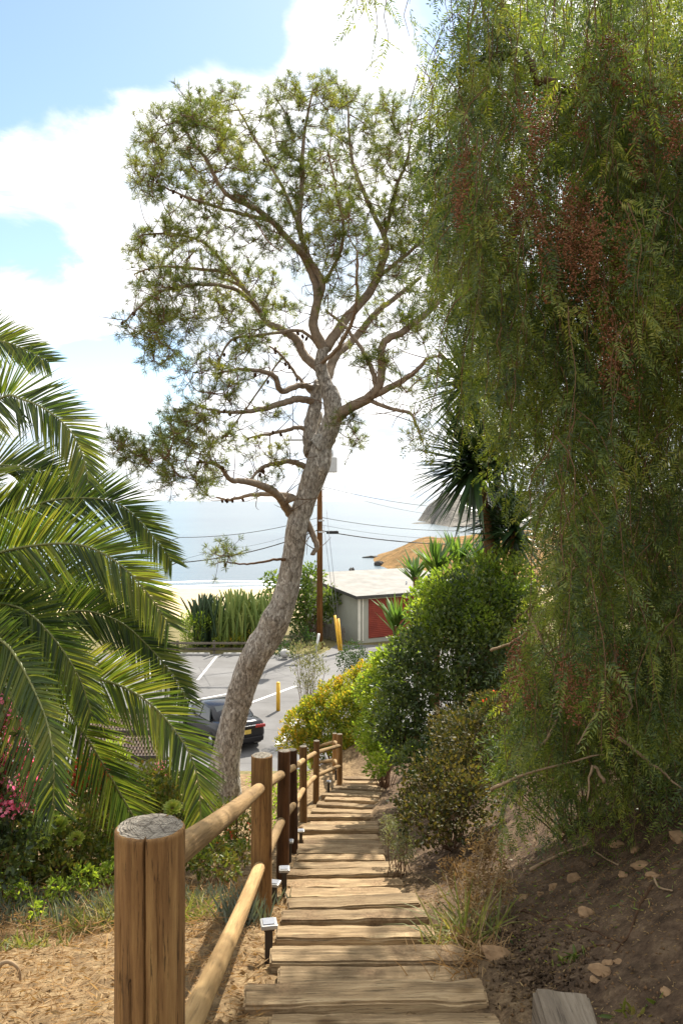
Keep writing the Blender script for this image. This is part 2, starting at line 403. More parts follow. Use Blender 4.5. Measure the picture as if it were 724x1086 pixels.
    M['bush_yellow'] = leafmat('yellow leaves', [rgb(.06, .11, .02), rgb(.12, .18, .025), rgb(.20, .24, .030), rgb(.32, .29, .035), rgb(.40, .22, .035)], .5, .45, .3, 1.0, (1, .9, .4, 1))
    M['bush_grey'] = leafmat('grey green leaves', [rgb(.09, .10, .055), rgb(.15, .16, .09), rgb(.22, .20, .12)], .6, .3, .2, 1.5)
    M['hedge'] = leafmat('clipped hedge leaves', [rgb(.02, .045, .012), rgb(.035, .07, .018), rgb(.06, .11, .025)], .5, .2, .3, 1.5)
    M['tree_far'] = leafmat('loose tree leaves', [rgb(.05, .085, .02), rgb(.09, .14, .03), rgb(.16, .20, .045)], .5, .35, .3, .6)
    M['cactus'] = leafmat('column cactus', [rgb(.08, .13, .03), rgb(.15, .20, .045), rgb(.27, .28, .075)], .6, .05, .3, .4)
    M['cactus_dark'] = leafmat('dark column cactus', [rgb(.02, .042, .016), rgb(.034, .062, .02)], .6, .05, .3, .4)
    M['jade'] = leafmat('jade leaves', [rgb(.045, .070, .016), rgb(.085, .115, .022), rgb(.15, .155, .030), rgb(.22, .12, .045)], .5, .3, .3, 2.4)
    M['aeonium'] = leafmat('rosette leaves', [rgb(.18, .25, .04), rgb(.32, .38, .06), rgb(.46, .44, .09)], .4, .25, .4, 4)
    M['bluefinger'] = leafmat('blue finger leaves', [rgb(.09, .11, .08), rgb(.15, .175, .135), rgb(.20, .22, .16)], .6, .1, .3, 3)
    M['grass'] = leafmat('green grass blades', [rgb(.08, .105, .03), rgb(.15, .16, .045), rgb(.27, .22, .09)], .5, .35, .3, 3)
    M['drygrass'] = leafmat('dry grass', [rgb(.15, .09, .04), rgb(.27, .17, .08), rgb(.42, .30, .16)], .8, .3, .2, 3, (1, .85, .55, 1))
    M['drybrown'] = leafmat('dry brown plant', [rgb(.10, .06, .028), rgb(.19, .125, .055), rgb(.29, .21, .10)], .8, .2, .2, 5, (1, .8, .5, 1))
    M['pink'] = leafmat('pink bracts', [rgb(.70, .14, .27), rgb(.82, .24, .40), rgb(.90, .45, .56)], .6, .4, .2, 5, (1, .6, .7, 1))
    M['red'] = leafmat('orange red petals', [rgb(.42, .05, .03), rgb(.58, .10, .05), rgb(.62, .20, .10)], .6, .35, .2, 5, (1, .6, .5, 1))
    M['stone'] = plain('sandstone', srgb('8a6f52'), .9, .2, 0, .3, 12)
    M['clod'] = plain('brown clods', srgb('6b533b'), .95, .1, 0, .4, 30)
    M['stone_dark'] = plain('dark sea rock', rgb(.05, .045, .04), .8, .3, 0, .4, 1.5)
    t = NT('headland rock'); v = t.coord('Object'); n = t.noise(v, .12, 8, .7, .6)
    r = t.ramp(n, 'Fac', [(.3, rgb(.10, .095, .085)), (.55, rgb(.19, .175, .15)), (.75, rgb(.27, .25, .215))]); t.bsdf(r, .95, .1, 0, n, 1, 3); M['headland'] = t.m  # greyed rock colour stands in for distance haze
    t = NT('dry hillside'); v = t.coord('Object'); n = t.noise(v, .35, 8, .7); r = t.ramp(n, 'Fac', [(.32, rgb(.11, .075, .03)), (.55, rgb(.25, .145, .055)), (.75, rgb(.33, .20, .08))])
    t.bsdf(r, .95, .1, 0, n, 1, 1); M['hill'] = t.m
    M['wallgrey'] = plain('grey painted wall', rgb(.33, .33, .28), .8, .2, 0, .08, 1)
    t = NT('red board wall'); v = t.coord('Object', (1, 1, 1)); w = t.n('ShaderNodeTexWave', bands_direction='Z'); w.inputs['Scale'].default_value = 2.6; t.l(v, 0, w, 'Vector')
    n = t.noise(v, 3, 4); r = t.ramp(n, 'Fac', [(.3, rgb(.17, .028, .018)), (.7, rgb(.25, .045, .026))]); t.bsdf(r, .7, .3, 0, w, .4, .03); M['wallred'] = t.m
    M['trimwhite'] = plain('cream trim', rgb(.62, .60, .52), .6, .3, 0, .08, 2)
    M['rooflight'] = plain('pale gravel roof', rgb(.235, .225, .205), .9, .2, 0, .2, 1.2)
    M['roofedge'] = plain('dark roof edge', rgb(.05, .048, .045), .6, .4, 0, .2, 2)
    M['polewood'] = woodmat('utility pole wood', srgb('33200f'), srgb('60401f'), srgb('7c5a32'), 2, .4, .9, .5)
    M['steelgrey'] = plain('grey painted steel', rgb(.42, .43, .43), .5, .5, .2, .08, 3)
    M['cable'] = plain('black cable', rgb(.02, .02, .02), .6, .3, 0, .1, 3)
    M['wire'] = plain('bare wire', rgb(.16, .16, .17), .5, .5, .5, .1, 3)
    M['yellowpaint'] = plain('yellow paint', rgb(.62, .36, .03), .5, .4, 0, .12, 4)
    M['carpaint'] = plain('dark car paint', rgb(.006, .006, .008), .2, .35, 0, .05, 1)
    M['carglass'] = plain('car glass', rgb(.012, .016, .016), .04, .8, 0, .02, 1)
    M['tyre'] = plain('tyre rubber', rgb(.02, .02, .02), .9, .2, 0, .1, 5)
    M['rim'] = plain('alloy rim', rgb(.45, .45, .46), .3, .5, .9, .05, 5)
    M['redlight'] = plain('red lamp lens', rgb(.26, .012, .012), .15, .6, 0, .05, 5)
    M['plate'] = plain('yellow number plate', rgb(.50, .36, .08), .5, .3, 0, .08, 20)
    M['chrome'] = plain('dull chrome', rgb(.5, .5, .5), .2, .6, 1, .03, 4)
    M['blackplastic'] = plain('bronze plastic', rgb(.030, .022, .016), .5, .4, 0, .15, 9)
    M['lampcap'] = plain('pale lamp cap', rgb(.34, .33, .31), .35, .5, .3, .08, 20)
    M['solar'] = plain('solar cell', rgb(.30, .31, .34), .2, .6, .2, .1, 30)
    M['greyrail'] = woodmat('grey rail wood', srgb('3f3a33'), srgb('6b645a'), srgb('867e72'), 0, .4, .9)
    M['lattice'] = plain('pale screen', rgb(.56, .48, .44), .8, .2, 0, .12, 5)
    M['darkrail'] = plain('dark rail', rgb(.05, .045, .042), .7, .3, 0, .2, 5)
build_materials()

# ------------------------------------------------------------------ SETTING
def axis(*segs):
    out = []
    for a, b, st in segs: out += list(np.arange(a, b - 1e-6, st))
    out.append(segs[-1][1]); return np.array(out)
def build_ground():
    X = axis((-420, -60, 30), (-60, -12, 3), (-12, -5, .5), (-5, -1.2, .08), (-1.2, 2.4, .04), (2.4, 5, .1), (5, 14, .5), (14, 60, 3), (60, 420, 30))
    Y = axis((-30, -4, 2), (-4, 1.7, .2), (1.7, 9, .04), (9, 18.2, .05), (18.2, 28, .25), (28, 60, 2), (60, 150, 3), (150, 400, 25))
    gx, gy = np.meshgrid(X, Y); z = ground(gx, gy)
    nx, ny = len(X), len(Y)
    i = (np.arange(ny-1)[:, None]*nx + np.arange(nx-1)[None]).ravel()
    Q = np.stack([i, i+1, i+1+nx, i+nx], 1)
    link('ground', mesh_np('ground', np.stack([gx, gy, z], -1), Q, M['soil'], True))['kind'] = 'structure'
build_ground()
def sheet(name, pts, mat, thick=0.0, kind='structure'):
    me = bpy.data.meshes.new(name); me.from_pydata([tuple(p) for p in pts], [], [tuple(range(len(pts)))]); set_mats(me, mat); me.update()
    o = link(name, me)
    if kind: o['kind'] = kind
    return o
LOT = -8.99
def build_setting():
    sheet('parking_lot', [(-34, 26.4, LOT), (1.5, 26.4, LOT), (4.5, 33, LOT), (9, 47, LOT), (9, 50.0, LOT), (-.3, 50, LOT), (-1.2, 47, LOT), (-34, 47, LOT)], M['asphalt'])
    def stripe(x0, y0, x1, y1, w=.12):
        d = Vector((x1-x0, y1-y0, 0)).normalized(); n = Vector((-d.y, d.x, 0))*w/2
        a, b = Vector((x0, y0, LOT+.004)), Vector((x1, y1, LOT+.004))
        return [a-n, b-n, b+n, a+n]
    mb = MB()
    for k in range(-4, 2): mb.add(stripe(-7.2+2.75*k, 40.2, -7.2+2.75*k, 46.3), [(0, 1, 2, 3)])
    mb.add(stripe(-4.3, 35.2, -2.2, 38.9, .16), [(0, 1, 2, 3)])
    mb.add(stripe(-9.5, 33.6, -5.2, 37.4, .14), [(0, 1, 2, 3)])
    mb.add(stripe(-2.3, 29.5, -1.9, 33.0, .30), [(0, 1, 2, 3)])
    mb.build('parking_lines', M['paint'])['kind'] = 'structure'
    # sea, reaching the horizon
    SEA = -13.2
    ys = np.array([100, 118, 135, 155, 180, 220, 300, 500, 1000, 3000, 9000, 26000.]); xs = np.array([-20000, -4000, -900, -250, -80, -20, 20, 80, 250, 900, 4000, 20000.])
    gx, gy = np.meshgrid(xs, ys); nx = len(xs)
    i = (np.arange(len(ys)-1)[:, None]*nx + np.arange(nx-1)[None]).ravel()
    link('sea', mesh_np('sea', np.stack([gx, gy, np.full_like(gx, SEA)], -1), np.stack([i, i+1, i+1+nx, i+nx], 1), M['sea']))['kind'] = 'structure'
    # surf line: low foam ridges along the shore
    mb = MB()
    for (yy, w, ph) in ((121.0, 1.2, 0), (124.5, .5, 2.1), (129, .35, 4)):
        xs = np.linspace(-75, 8, 150); V, Fc = [], []
        for x in xs:
            y0 = yy + 1.1*math.sin(x*.13+ph) + .6*math.sin(x*.41+ph) + .06*(x+30) ; hw = w*(.35+.65*abs(math.sin(x*.23+ph*2)))
            V += [(x, y0-hw, SEA+.02), (x, y0, SEA+.16), (x, y0+hw, SEA+.02)]
        for k in range(len(xs)-1):
            a = 3*k; Fc += [(a, a+3, a+4, a+1), (a+1, a+4, a+5, a+2)]
        mb.add(V, Fc, 0, True)
    o = mb.build('surf', M['foam']); o['kind'] = 'structure'
    def hillmesh(name, x0, x1, y0, y1, f, mat, nx=90, ny=50):
        gx, gy = np.meshgrid(np.linspace(x0, x1, nx), np.linspace(y0, y1, ny)); z = f(gx, gy)
        i = (np.arange(ny-1)[:, None]*nx + np.arange(nx-1)[None]).ravel()
        o = link(name, mesh_np(name, np.stack([gx, gy, z], -1), np.stack([i, i+1, i+1+nx, i+nx], 1), mat, True)); o['kind'] = 'structure'
    # dry brown point, and the grey headland beyond it
    def f1(x, y):
        t = sstep(3.5, 21, x + (y-160)*.05)
        return -14.2 + 6.6*t*np.exp(-((y-168)/26)**2) + np.clip(x-24, 0, 200)*.06 + 1.5*fbm(x*.09, y*.09, 0, 4) * t + .5*fbm(x*.5, y*.5, 0, 6)*t
    hillmesh('coastal_hill', 3, 130, 120, 225, f1, M['hill'], 120, 90)
    def f2(x, y):
        c = 50 + 3.5*fbm(y*.03, x*0, 0, 8)
        t = sstep(c, c+9, x)**.7
        return -14.5 + 16.0*t*np.exp(-((y-480)/60)**4) + 3*fbm(x*.06, y*.06, 0, 14)*t + 2*sstep(34, 44, x)*np.exp(-((y-462)/8)**2) + np.clip(x-66, 0, 300)*.02*t
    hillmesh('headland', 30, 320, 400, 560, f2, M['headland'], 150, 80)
    # rocks and flat reef in the water
    labs = ['low dark reef lying flat in the sea off the brown point', 'dark sea rock just left of the brown point', 'small dark rock alone in the shallows']
    for (px, py, ln, h, wd), lab in zip(((408, 590, 5.2, .55, 1.5), (404, 598, 1.7, .75, 1.0), (372, 603.5, .7, .4, .5)), labs):
        Y = 13.2*F/(py-HY+1.5); b = MB()
        for q in range(7):
            u = rng.uniform(-1, 1)
            b.ell((PX(px, Y)+u*ln*.85, Y+rng.uniform(-1, 1)*wd, SEA+.1), (ln*rng.uniform(.25, .5), wd*rng.uniform(.4, .9), h*rng.uniform(.5, 1.1)), 9, 6)
        o = b.build('sea_rock', M['stone_dark']); tag(o, lab, 'rock')
        for v in o.data.vertices: v.co += Vector(rng.normal(size=3)*.08)
build_setting()

# ------------------------------------------------------------------ STAIRS
def rough_box(L, W, H, nx=26, ny=4, nz=2, amp=.006, seed=0, chip=.02):
    """a worn timber: subdivided box, long axis x, rounded and chipped along its edges"""
    bm = bmesh.new(); bmesh.ops.create_cube(bm, size=1)
    for v in bm.verts: v.co = Vector((v.co.x*L, v.co.y*W, v.co.z*H))
    bmesh.ops.bevel(bm, geom=bm.edges[:], offset=.010, segments=2, affect='EDGES')
    ex = [e for e in bm.edges if abs(e.verts[0].co.x - e.verts[1].co.x) > L*.5]
    bmesh.ops.subdivide_edges(bm, edges=ex, cuts=nx, use_grid_fill=True)
    ey = [e for e in bm.edges if abs(e.verts[0].co.y - e.verts[1].co.y) > W*.5]
    bmesh.ops.subdivide_edges(bm, edges=ey, cuts=ny, use_grid_fill=True)
    for v in bm.verts:
        c = v.co; s = seed*7.3
        d = float(fbm(c.x*4+s, c.y*9, c.z*9, 2)); e = float(fbm(c.x*11+s, c.y*16, c.z*16, 5))
        edge = max(0, abs(c.y)/(W/2) - .7)/.3
        v.co.z += amp*2*d + amp*e - chip*edge*max(0, float(vnoise(c.x*7+s, c.y*3, 0, 31)) - .45)*1.6
        v.co.y += amp*1.5*d*(1 if c.y > 0 else -1)*edge
        if abs(c.x) > L*.45: v.co.x += .02*e
    me = bpy.data.meshes.new('plank'); bm.to_mesh(me); bm.free(); return me
stairs = empty('timber_stairs', (.15, STEP0, gz(.15, STEP0)), 'long flight of weathered timber steps running down the slope beside the log rail fence', 'stairs')
for k in range(2, NST):
    y0 = STEP0 + k*RUN
    for q in range(3):
        wd = RUN*(.235 + .05*random.random()); yc = y0 + RUN*(.17, .49, .81)[q] + random.uniform(-.012, .012)
        if k > 13 and q == 1 and random.random() < .5: continue
        ln = HALF*2 + random.uniform(-.08, .10); 
        me = rough_box(ln, wd, .12, seed=k*3+q, amp=.004, chip=.022); set_mats(me, M['plank'])
        o = link('plank', me, stairs, False)
        yaw = math.atan2(-(float(xc(yc+.3)-xc(yc-.3))), .6) + random.uniform(-.035, .035)
        top = float(step_top(k)) + random.uniform(-.02, .02) + (-.012, 0, .012)[q]
        W_ = Vector((float(xc(yc)) + random.uniform(-.05, .05), yc, top - .06))
        o.location = W_ - Vector(stairs.location)
        o.rotation_euler = (random.uniform(-.03, .03), random.uniform(-.012, .012), yaw)

# squared timber beside the stairs, near the camera
me = rough_box(1.5, .155, .15, 30, 4, amp=.007, seed=99, chip=.03); set_mats(me, M['plank_grey'])
for v in me.vertices: v.co = Vector((-v.co.y, v.co.x, v.co.z))      # long axis along y (its grain follows)
o = link('timber_beam', me); o.location = P(571, 1040, 2.25) + Vector((.02, -.75, -.075)); o.rotation_euler = (R(-2), R(3), R(-3)); tag(o, 'grey squared timber end lying in the bare dirt beside the nearest step', 'timber')

# ------------------------------------------------------------------ RAIL FENCE
fence = empty('rail_fence', (-.46, 1.94, -1.8), 'brown log post and rail fence following the timber steps downhill', 'fence')
POSTS = [  # px centre, Y, top row (centre of the cap), radius, base drop extra, dark
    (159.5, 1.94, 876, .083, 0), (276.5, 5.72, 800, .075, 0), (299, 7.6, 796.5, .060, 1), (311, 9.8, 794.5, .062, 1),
    (321.7, 12.2, 791, .058, 0), (334.6, 14.4, 785.5, .055, 0), (360, 16.7, 778.5, .058, 0), (354.5, 18.4, 777.5, .052, 0), (330.5, 21.5, 785, .055, 0)]
tops = []
def post_mesh(h, r, seed, hi=False):
    n, m = (220, 70) if hi else (28, 12)
    th = np.linspace(0, 2*np.pi, n, endpoint=False); zs = np.concatenate([np.linspace(0, h-.012, m), [h-.005, h]])
    V = []
    for iz, z in enumerate(zs):
        rr = r*(1 + .05*fbm(np.cos(th)*1.3+seed, np.sin(th)*1.3, z*1.2, 3) + .02*fbm(np.cos(th)*6+seed, np.sin(th)*6, z*2, 8))
        if hi:
            for (tc, dep, wid, z0, z1, wob) in ((-1.50, .020, .022, h-.62, h+1, .05), (-1.93, .009, .020, h-1.2, h-.33, .12), (-1.12, .006, .016, h-.5, h-.1, .05), (-2.3, .006, .016, h-.7, h-.2, .04), (1.2, .02, .03, h-.5, h+1, .05)):
                if z0 < z < z1:
                    c = tc + wob*float(fbm(z*6+tc, 0, 0, 12)); dd = (th - c + np.pi) % (2*np.pi) - np.pi
                    k = min(1, (z-z0)/.12); rr = rr - dep*k*np.exp(-(dd/wid)**2)
        if iz == len(zs)-1: rr = rr - .005 - .010*np.clip(fbm(np.cos(th)*3+seed, np.sin(th)*3, 0, 41), 0, 1)
        V.append(np.stack([rr*np.cos(th), rr*np.sin(th), np.full(n, z)], 1))
    # cap rings
    caps = []
    for f in (.78, .5, .22):
        rr = (np.linalg.norm(V[-1][:, :2], axis=1))*f
        zz = h + .008*fbm(np.cos(th)*f*5+seed, np.sin(th)*f*5, 0, 17) + .002
        caps.append(np.stack([rr*np.cos(th), rr*np.sin(th), zz], 1))
    V = np.concatenate(V + caps + [np.array([[0, 0, h+.002]])])
    K = len(zs) + 3; Q, mi = [], []
    for k in range(K-1):
        for j in range(n):
            q = (j+1) % n; Q.append((k*n+j, k*n+q, (k+1)*n+q, (k+1)*n+j)); mi.append(1 if k >= len(zs)-1 else 0)
    me = bpy.data.meshes.new('post'); last = len(V)-1
    for j in range(n): Q.append(((K-1)*n+j, (K-1)*n+(j+1) % n, last)); mi.append(1)
    me.from_pydata([tuple(v) for v in V], [], Q); me.polygons.foreach_set('material_index', mi); me.polygons.foreach_set('use_smooth', [True]*len(Q)); me.update()
    return me
for i, (px, Y, ty, r, dk) in enumerate(POSTS):
    t = P(px, ty, Y); b = gz(t.x, Y) - .35 if i else t.z - 1.35
    if i >= 7: b = min(b, t.z - 1.5)
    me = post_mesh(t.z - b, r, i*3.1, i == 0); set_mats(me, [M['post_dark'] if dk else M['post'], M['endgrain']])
    o = link('post', me, fence, False); o.location = Vector((t.x, t.y, b)) - fence.location; o.rotation_euler = (random.uniform(-.012, .012) if i else 0, random.uniform(-.012, .012) if i else 0, 0)
    tops.append(t)
def rail(a, b, r):
    a, b = Vector(a), Vector(b); L = (b-a).length; n, m = 20, 26
    V, Q = [], []
    for k in range(m+1):
        z = L*k/m
        for j in range(n):
            th = 2*math.pi*j/n
            rr = r*(1 + .05*float(fbm(math.cos(th)*1.2+a.y, math.sin(th)*1.2, z*1.8, 4)))
            e = min(k, m-k)
            if e == 0: rr *= .7
            V.append((rr*math.cos(th) + .005*math.sin(z*1.3+a.y), rr*math.sin(th), z))
    for k in range(m):
        for j in range(n): q = (j+1) % n; Q.append((k*n+j, k*n+q, (k+1)*n+q, (k+1)*n+j))
    Q.append(tuple(range(n-1, -1, -1))); Q.append(tuple(m*n+j for j in range(n)))
    me = bpy.data.meshes.new('rail'); me.from_pydata(V, [], Q); me.polygons.foreach_set('use_smooth', [True]*len(Q)); set_mats(me, M['rail']); me.update()
    o = link('rail', me, fence, False); o.location = a - fence.location
    o.rotation_euler = (b-a).to_track_quat('Z', 'Y').to_euler()
up_off = [.115, .24, .22, .22, .22, .22, .24, .20, .22]; lo_off = [.70, .79, .66, .68, .66, .64, .66, .62, .62]
for i in range(len(tops)-1):
    a, b = tops[i], tops[i+1]
    rr = .041 if i < 2 else .038
    sgn = Vector((.0, 0, 0))
    for off in (up_off, lo_off):
        rail(a - Vector((0, 0, off[i])), b - Vector((0, 0, off[i+1])), rr)

# ------------------------------------------------------------------ PATH LIGHTS
def path_light(px, Y, py, label):
    x = PX(px, Y); z = gz(x, Y); hd = max(.12, PZ(py, Y) - z)
    r = empty('path_light', (x, Y, z), label, 'path light', 'solar lights along the fence', random.uniform(-.3, .3))
    s = MB().box((0, 0, hd/2-.06), (.040, .034, hd+.04), bev=.004); s.build('stake', M['blackplastic'], r, False)
    h = MB().box((0, 0, hd-.014), (.088, .088, .024), bev=.007); hh = h.build('lamp_head', M['lampcap'], r, False)
    c = MB().box((0, 0, hd+.0005), (.064, .064, .006), bev=.002); c.build('solar_cell', M['solar'], hh, False)
    d = MB().box((0, 0, hd-.032), (.056, .056, .018), bev=.004); d.build('lamp_lens', M['blackplastic'], r, False)
for a in ((285, 4.22, 977, 'square solar path light standing in front of the second fence post, nearest and largest'),
          (301.5, 6.55, 920, 'square solar path light standing in front of the third fence post'),
          (291, 6.2, 935, 'solar path light half hidden behind the second fence post'),
          (319, 10.4, 880, 'low solar path light at the foot of the fourth fence post beside a pale stone'),
          (307, 9.0, 891, 'solar path light showing between the third and fourth fence posts'),
          (348.5, 15.6, 828, 'tall dark solar path light just left of the last corner fence post'),
          (356, 17.6, 815, 'farthest solar path light behind the corner fence post')):
    path_light(*a)

# ------------------------------------------------------------------ PINE
PYZ = 15.0
def c8(x, y): return 230 + x/2.785, 260 + y/2.785
def c7(x, y): return 110 + x/1.856, 70 + y/1.856
pine = empty('pine_tree', (PX(238, PYZ), PYZ, gz(PX(238, PYZ), PYZ)-.1), 'tall leaning pine with thick grey trunk and open spreading crown above the parking lot', 'tree')
trunk_px = [(236, 862, 25), (237, 825, 21), (243, 785, 17), (250, 752, 16.5), (259, 722, 17), (274, 690, 18.5), (291, 662, 18), (304, 628, 15.5), (311, 592, 13.5), (316, 555, 13.5), (326, 525, 13.8), (334, 502, 14.5), (338, 488, 15.5), (341, 474, 13), (346, 462, 10.5)]
skel = []      # (pos, radius) nodes of the branch skeleton
def add_skel(pts, rad): skel.extend((Vector(p), r) for p, r in zip(pts, rad))
def limb_pts(seq, n=7):
    """rows px, py, dY, radius in px -> world points"""
    A = spline(seq, n); return [P(a[0], a[1], PYZ + a[2]) for a in A], [max(.006, a[3]/F*PYZ*(1 if a[3] > 9 else .82)) for a in A]
tp = spline([(x, y, 0, r) for x, y, r in trunk_px], 8)
pts, rad = limb_pts([(x, y, 0, r*.83 if r > 10.6 else r*.95) for x, y, r in trunk_px], 8)
V, Fc = tube_vf(pts, rad, 28)
V = [Vector(v) for v in V]
n = 28
for k in range(len(pts)):
    for j in range(n):
        v = V[k*n+j]; d = (v - pts[k]); 
        v += d * (.16*float(fbm(d.x*5, d.y*5, v.z*1.6, 3)) + .10*float(fbm(v.x*11, v.y*11, v.z*8, 6)))
# burl under the fork, knots on the lower trunk
for (kx, ky, kr, am) in ((343, 497, .16, .06), (322, 503, .15, .06), (283, 655, .17, .09), (262, 700, .15, .05), (312, 560, .12, .05)):
    c = P(kx, ky, PYZ - .2)
    for i, v in enumerate(V):
        k = i // n
        if k < len(pts):
            w = math.exp(-((v-c).length/kr)**2); v += (v-pts[k]).normalized()*am*w
mb = MB(); mb.add(V, Fc, 0, True); mb.build('trunk', M['bark'], pine)
add_skel(pts, rad)
limbs = []
def L8(seq, mat='bark_up', node=True): limbs.append(([c8(a, b) + (d, r) for a, b, d, r in seq], mat))
def L7(seq, mat='bark_up'): limbs.append(([c7(a, b) + (d, r) for a, b, d, r in seq], mat))
# main stem above the fork and the shorter left stem
L8([(295, 600, 0, 13), (325, 560, 0, 11), (343, 505, -.1, 10), (338, 450, -.1, 9.5), (318, 400, 0, 8.5), (305, 350, 0, 8), (318, 300, 0, 7)], 'bark')
L8([(285, 610, .2, 11), (280, 550, .3, 9.5), (288, 490, .35, 9), (293, 440, .4, 8), (300, 405, .3, 6)], 'bark')
L8([(300, 375, 0, 6), (262, 330, .2, 6), (235, 280, .4, 5.5), (190, 248, .5, 5), (145, 225, .7, 4), (105, 160, .9, 3.2), (60, 115, 1.1, 2.4), (0, 95, 1.3, 1.8)])
L8([(315, 310, 0, 7), (285, 235, -.1, 6), (298, 150, -.2, 5.4), (275, 70, -.2, 5), (235, 0, -.3, 4.2)])
L8([(322, 305, 0, 7), (378, 222, .3, 6.2), (455, 130, .5, 5.6), (490, 40, .6, 5), (482, 0, .6, 4.5)])
L8([(335, 400, .3, 7), (348, 330, .7, 6), (400, 282, 1.1, 5.2), (470, 200, 1.5, 4.4), (520, 160, 1.8, 3.6), (600, 95, 2.2, 2.6)])
L8([(350, 520, -.2, 8), (400, 475, -.5, 6.8), (455, 445, -.7, 6), (484, 395, -.8, 5), (490, 292, -.9, 4.6), (550, 255, -.9, 4.2), (630, 192, -.8, 3.8), (682, 130, -.7, 3), (715, 80, -.6, 2)])
L8([(455, 445, -.7, 5), (530, 410, -.9, 3.8), (590, 370, -1.1, 2.8), (622, 335, -1.2, 2), (665, 325, -1.2, 1.2)])
L8([(468, 415, -.8, 3.6), (440, 330, -.4, 2.8), (390, 255, -.2, 2.2), (355, 220, 0, 1.6), (320, 190, 0, 1)])
L8([(440, 455, -.7, 3), (520, 485, -.9, 2.4), (568, 495, -1.1, 2.0), (588, 530, -1.2, 1.4), (605, 580, -1.3, .9)])
L8([(290, 425, .3, 4.5), (245, 415, .1, 4), (190, 430, -.2, 3.8), (170, 388, -.4, 3.4), (130, 372, -.6, 2.6), (60, 368, -.9, 1.8), (0, 380, -1.1, 1.2)])
L8([(282, 460, .3, 4.8), (240, 455, 0, 4.6), (190, 468, -.3, 4), (100, 490, -.8, 2.8), (20, 492, -1.1, 1.8), (-40, 480, -1.4, 1)])
L8([(285, 550, .3, 3), (240, 540, .2, 2.8), (195, 550, .1, 2.4), (140, 560, 0, 1.8), (90, 570, -.2, 1)])
L8([(262, 655, 0, 4), (215, 640, -.3, 3.4), (150, 650, -.6, 2.6), (120, 670, -.8, 2), (95, 700, -1, 1.4)])
L8([(215, 790, 0, 6.2), (185, 745, -.5, 5.4), (150, 718, -.8, 5), (95, 700, -1.1, 4), (40, 692, -1.4, 3), (5, 650, -1.7, 2.2), (-60, 640, -2, 1.4)])
L8([(225, 745, 0, 4), (170, 735, .3, 3.4), (100, 738, .7, 2.6), (40, 752, 1, 2), (0, 745, 1.3, 1.4)])
L8([(300, 450, .2, 3), (262, 418, .5, 2.6), (225, 370, .8, 2.2), (190, 325, 1, 1.8), (155, 298, 1.2, 1.3)])
L8([(318, 350, 0, 3), (360, 300, -.8, 2.6), (410, 190, -1.6, 2.2), (412, 100, -2, 1.8), (415, 20, -2.2, 1.3)])
# upper crown
L7([(412, 475, -.2, 4.4), (430, 425, -.3, 4.2), (400, 372, -.2, 4), (385, 310, -.1, 3.6), (390, 240, 0, 3), (393, 150, .2, 2.4), (410, 50, .4, 1.2)])
L7([(405, 385, -.2, 4), (372, 350, -.6, 3.8), (310, 288, -1, 3.4), (240, 250, -1.4, 2.6), (200, 180, -1.6, 2), (165, 140, -1.7, 1)])
L7([(330, 305, -.9, 2.8), (250, 285, -.6, 2.2), (170, 260, -.4, 1.7), (110, 235, -.3, 1)])
L7([(388, 330, -.1, 2.6), (360, 255, .6, 2.4), (305, 155, 1.2, 1.9), (262, 80, 1.5, 1)])
L7([(545, 440, .6, 4.6), (556, 355, .8, 4.2), (530, 290, 1, 3.4), (490, 190, 1.2, 2.4), (480, 80, 1.4, 1.2)])
L7([(552, 340, .8, 3), (575, 240, .4, 2.4), (598, 180, .2, 1.6), (605, 110, 0, 1)])
L7([(545, 425, .6, 2.8), (620, 350, .2, 2.2), (650, 320, 0, 1.6), (680, 250, -.2, 1)])
L7([(440, 430, -.3, 2.4), (470, 350, -1, 2), (460, 250, -1.5, 1.6), (440, 170, -1.8, 1)])
L7([(300, 440, .4, 3.4), (250, 410, .7, 3), (190, 400, 1, 2.3), (110, 395, 1.2, 1.6), (60, 410, 1.3, 1)])
L7([(310, 480, .3, 3.2), (260, 440, -.4, 2.8), (180, 430, -.9, 2.2), (100, 450, -1.2, 1.6), (40, 505, -1.4, 1)])
L7([(260, 410, .6, 2.4), (200, 350, .3, 2), (130, 330, .1, 1.6), (70, 335, 0, 1)])
L7([(418, 560, .1, 2.4), (390, 522, .1, 2.2), (310, 530, -.2, 1.9), (250, 540, -.5, 1.6), (225, 590, -.8, 1.2)])
L7([(340, 130 + 455, -.2, 1.4), (290, 660, -.3, 1.2), (240, 730, -.4, 1)])
# small low shoots on the trunk
limbs.append(([(305, 592, 0, 2.2), (290, 594, -.3, 1.6), (262, 598, -.5, 1.2), (240, 596, -.7, .8)], 'twig'))
limbs.append(([(326, 545, .1, 4.4), (331, 565, .1, 4), (336, 580, 0, 3.4), (331, 588, -.1, 2.6)], 'bark_up'))
limb_mb = {}
for li, (seq, mt) in enumerate(limbs):
    if li >= 2 and skel:
        sx_ = np.array([q[0].x/q[0].y*F + CX for q in skel]); sy_ = np.array([HY - q[0].z/q[0].y*F for q in skel])
        dd = np.hypot(sx_ - seq[0][0], sy_ - seq[0][1]); k0 = int(np.argmin(dd)); dY0 = skel[k0][0].y - PYZ
        sh = dY0 - seq[0][2]
        seq = [(a, b, d + sh*max(0, 1-i/3), r) for i, (a, b, d, r) in enumerate(seq)]
        if 2 < dd[k0] < 45: seq = [(float(sx_[k0]), float(sy_[k0]), dY0, seq[0][3])] + seq[1:] if dd[k0] < 10 else [(float(sx_[k0]), float(sy_[k0]), dY0, seq[0][3]*1.1)] + seq
    p, r = limb_pts(seq, 7)
    j = [Vector(rng.normal(size=3))*.006*(1 if 0 < i < len(p)-1 else 0) for i in range(len(p))]
    p = [a+b for a, b in zip(p, j)]
    limb_mb.setdefault(mt, []).append((p, r))
    add_skel(p, r)
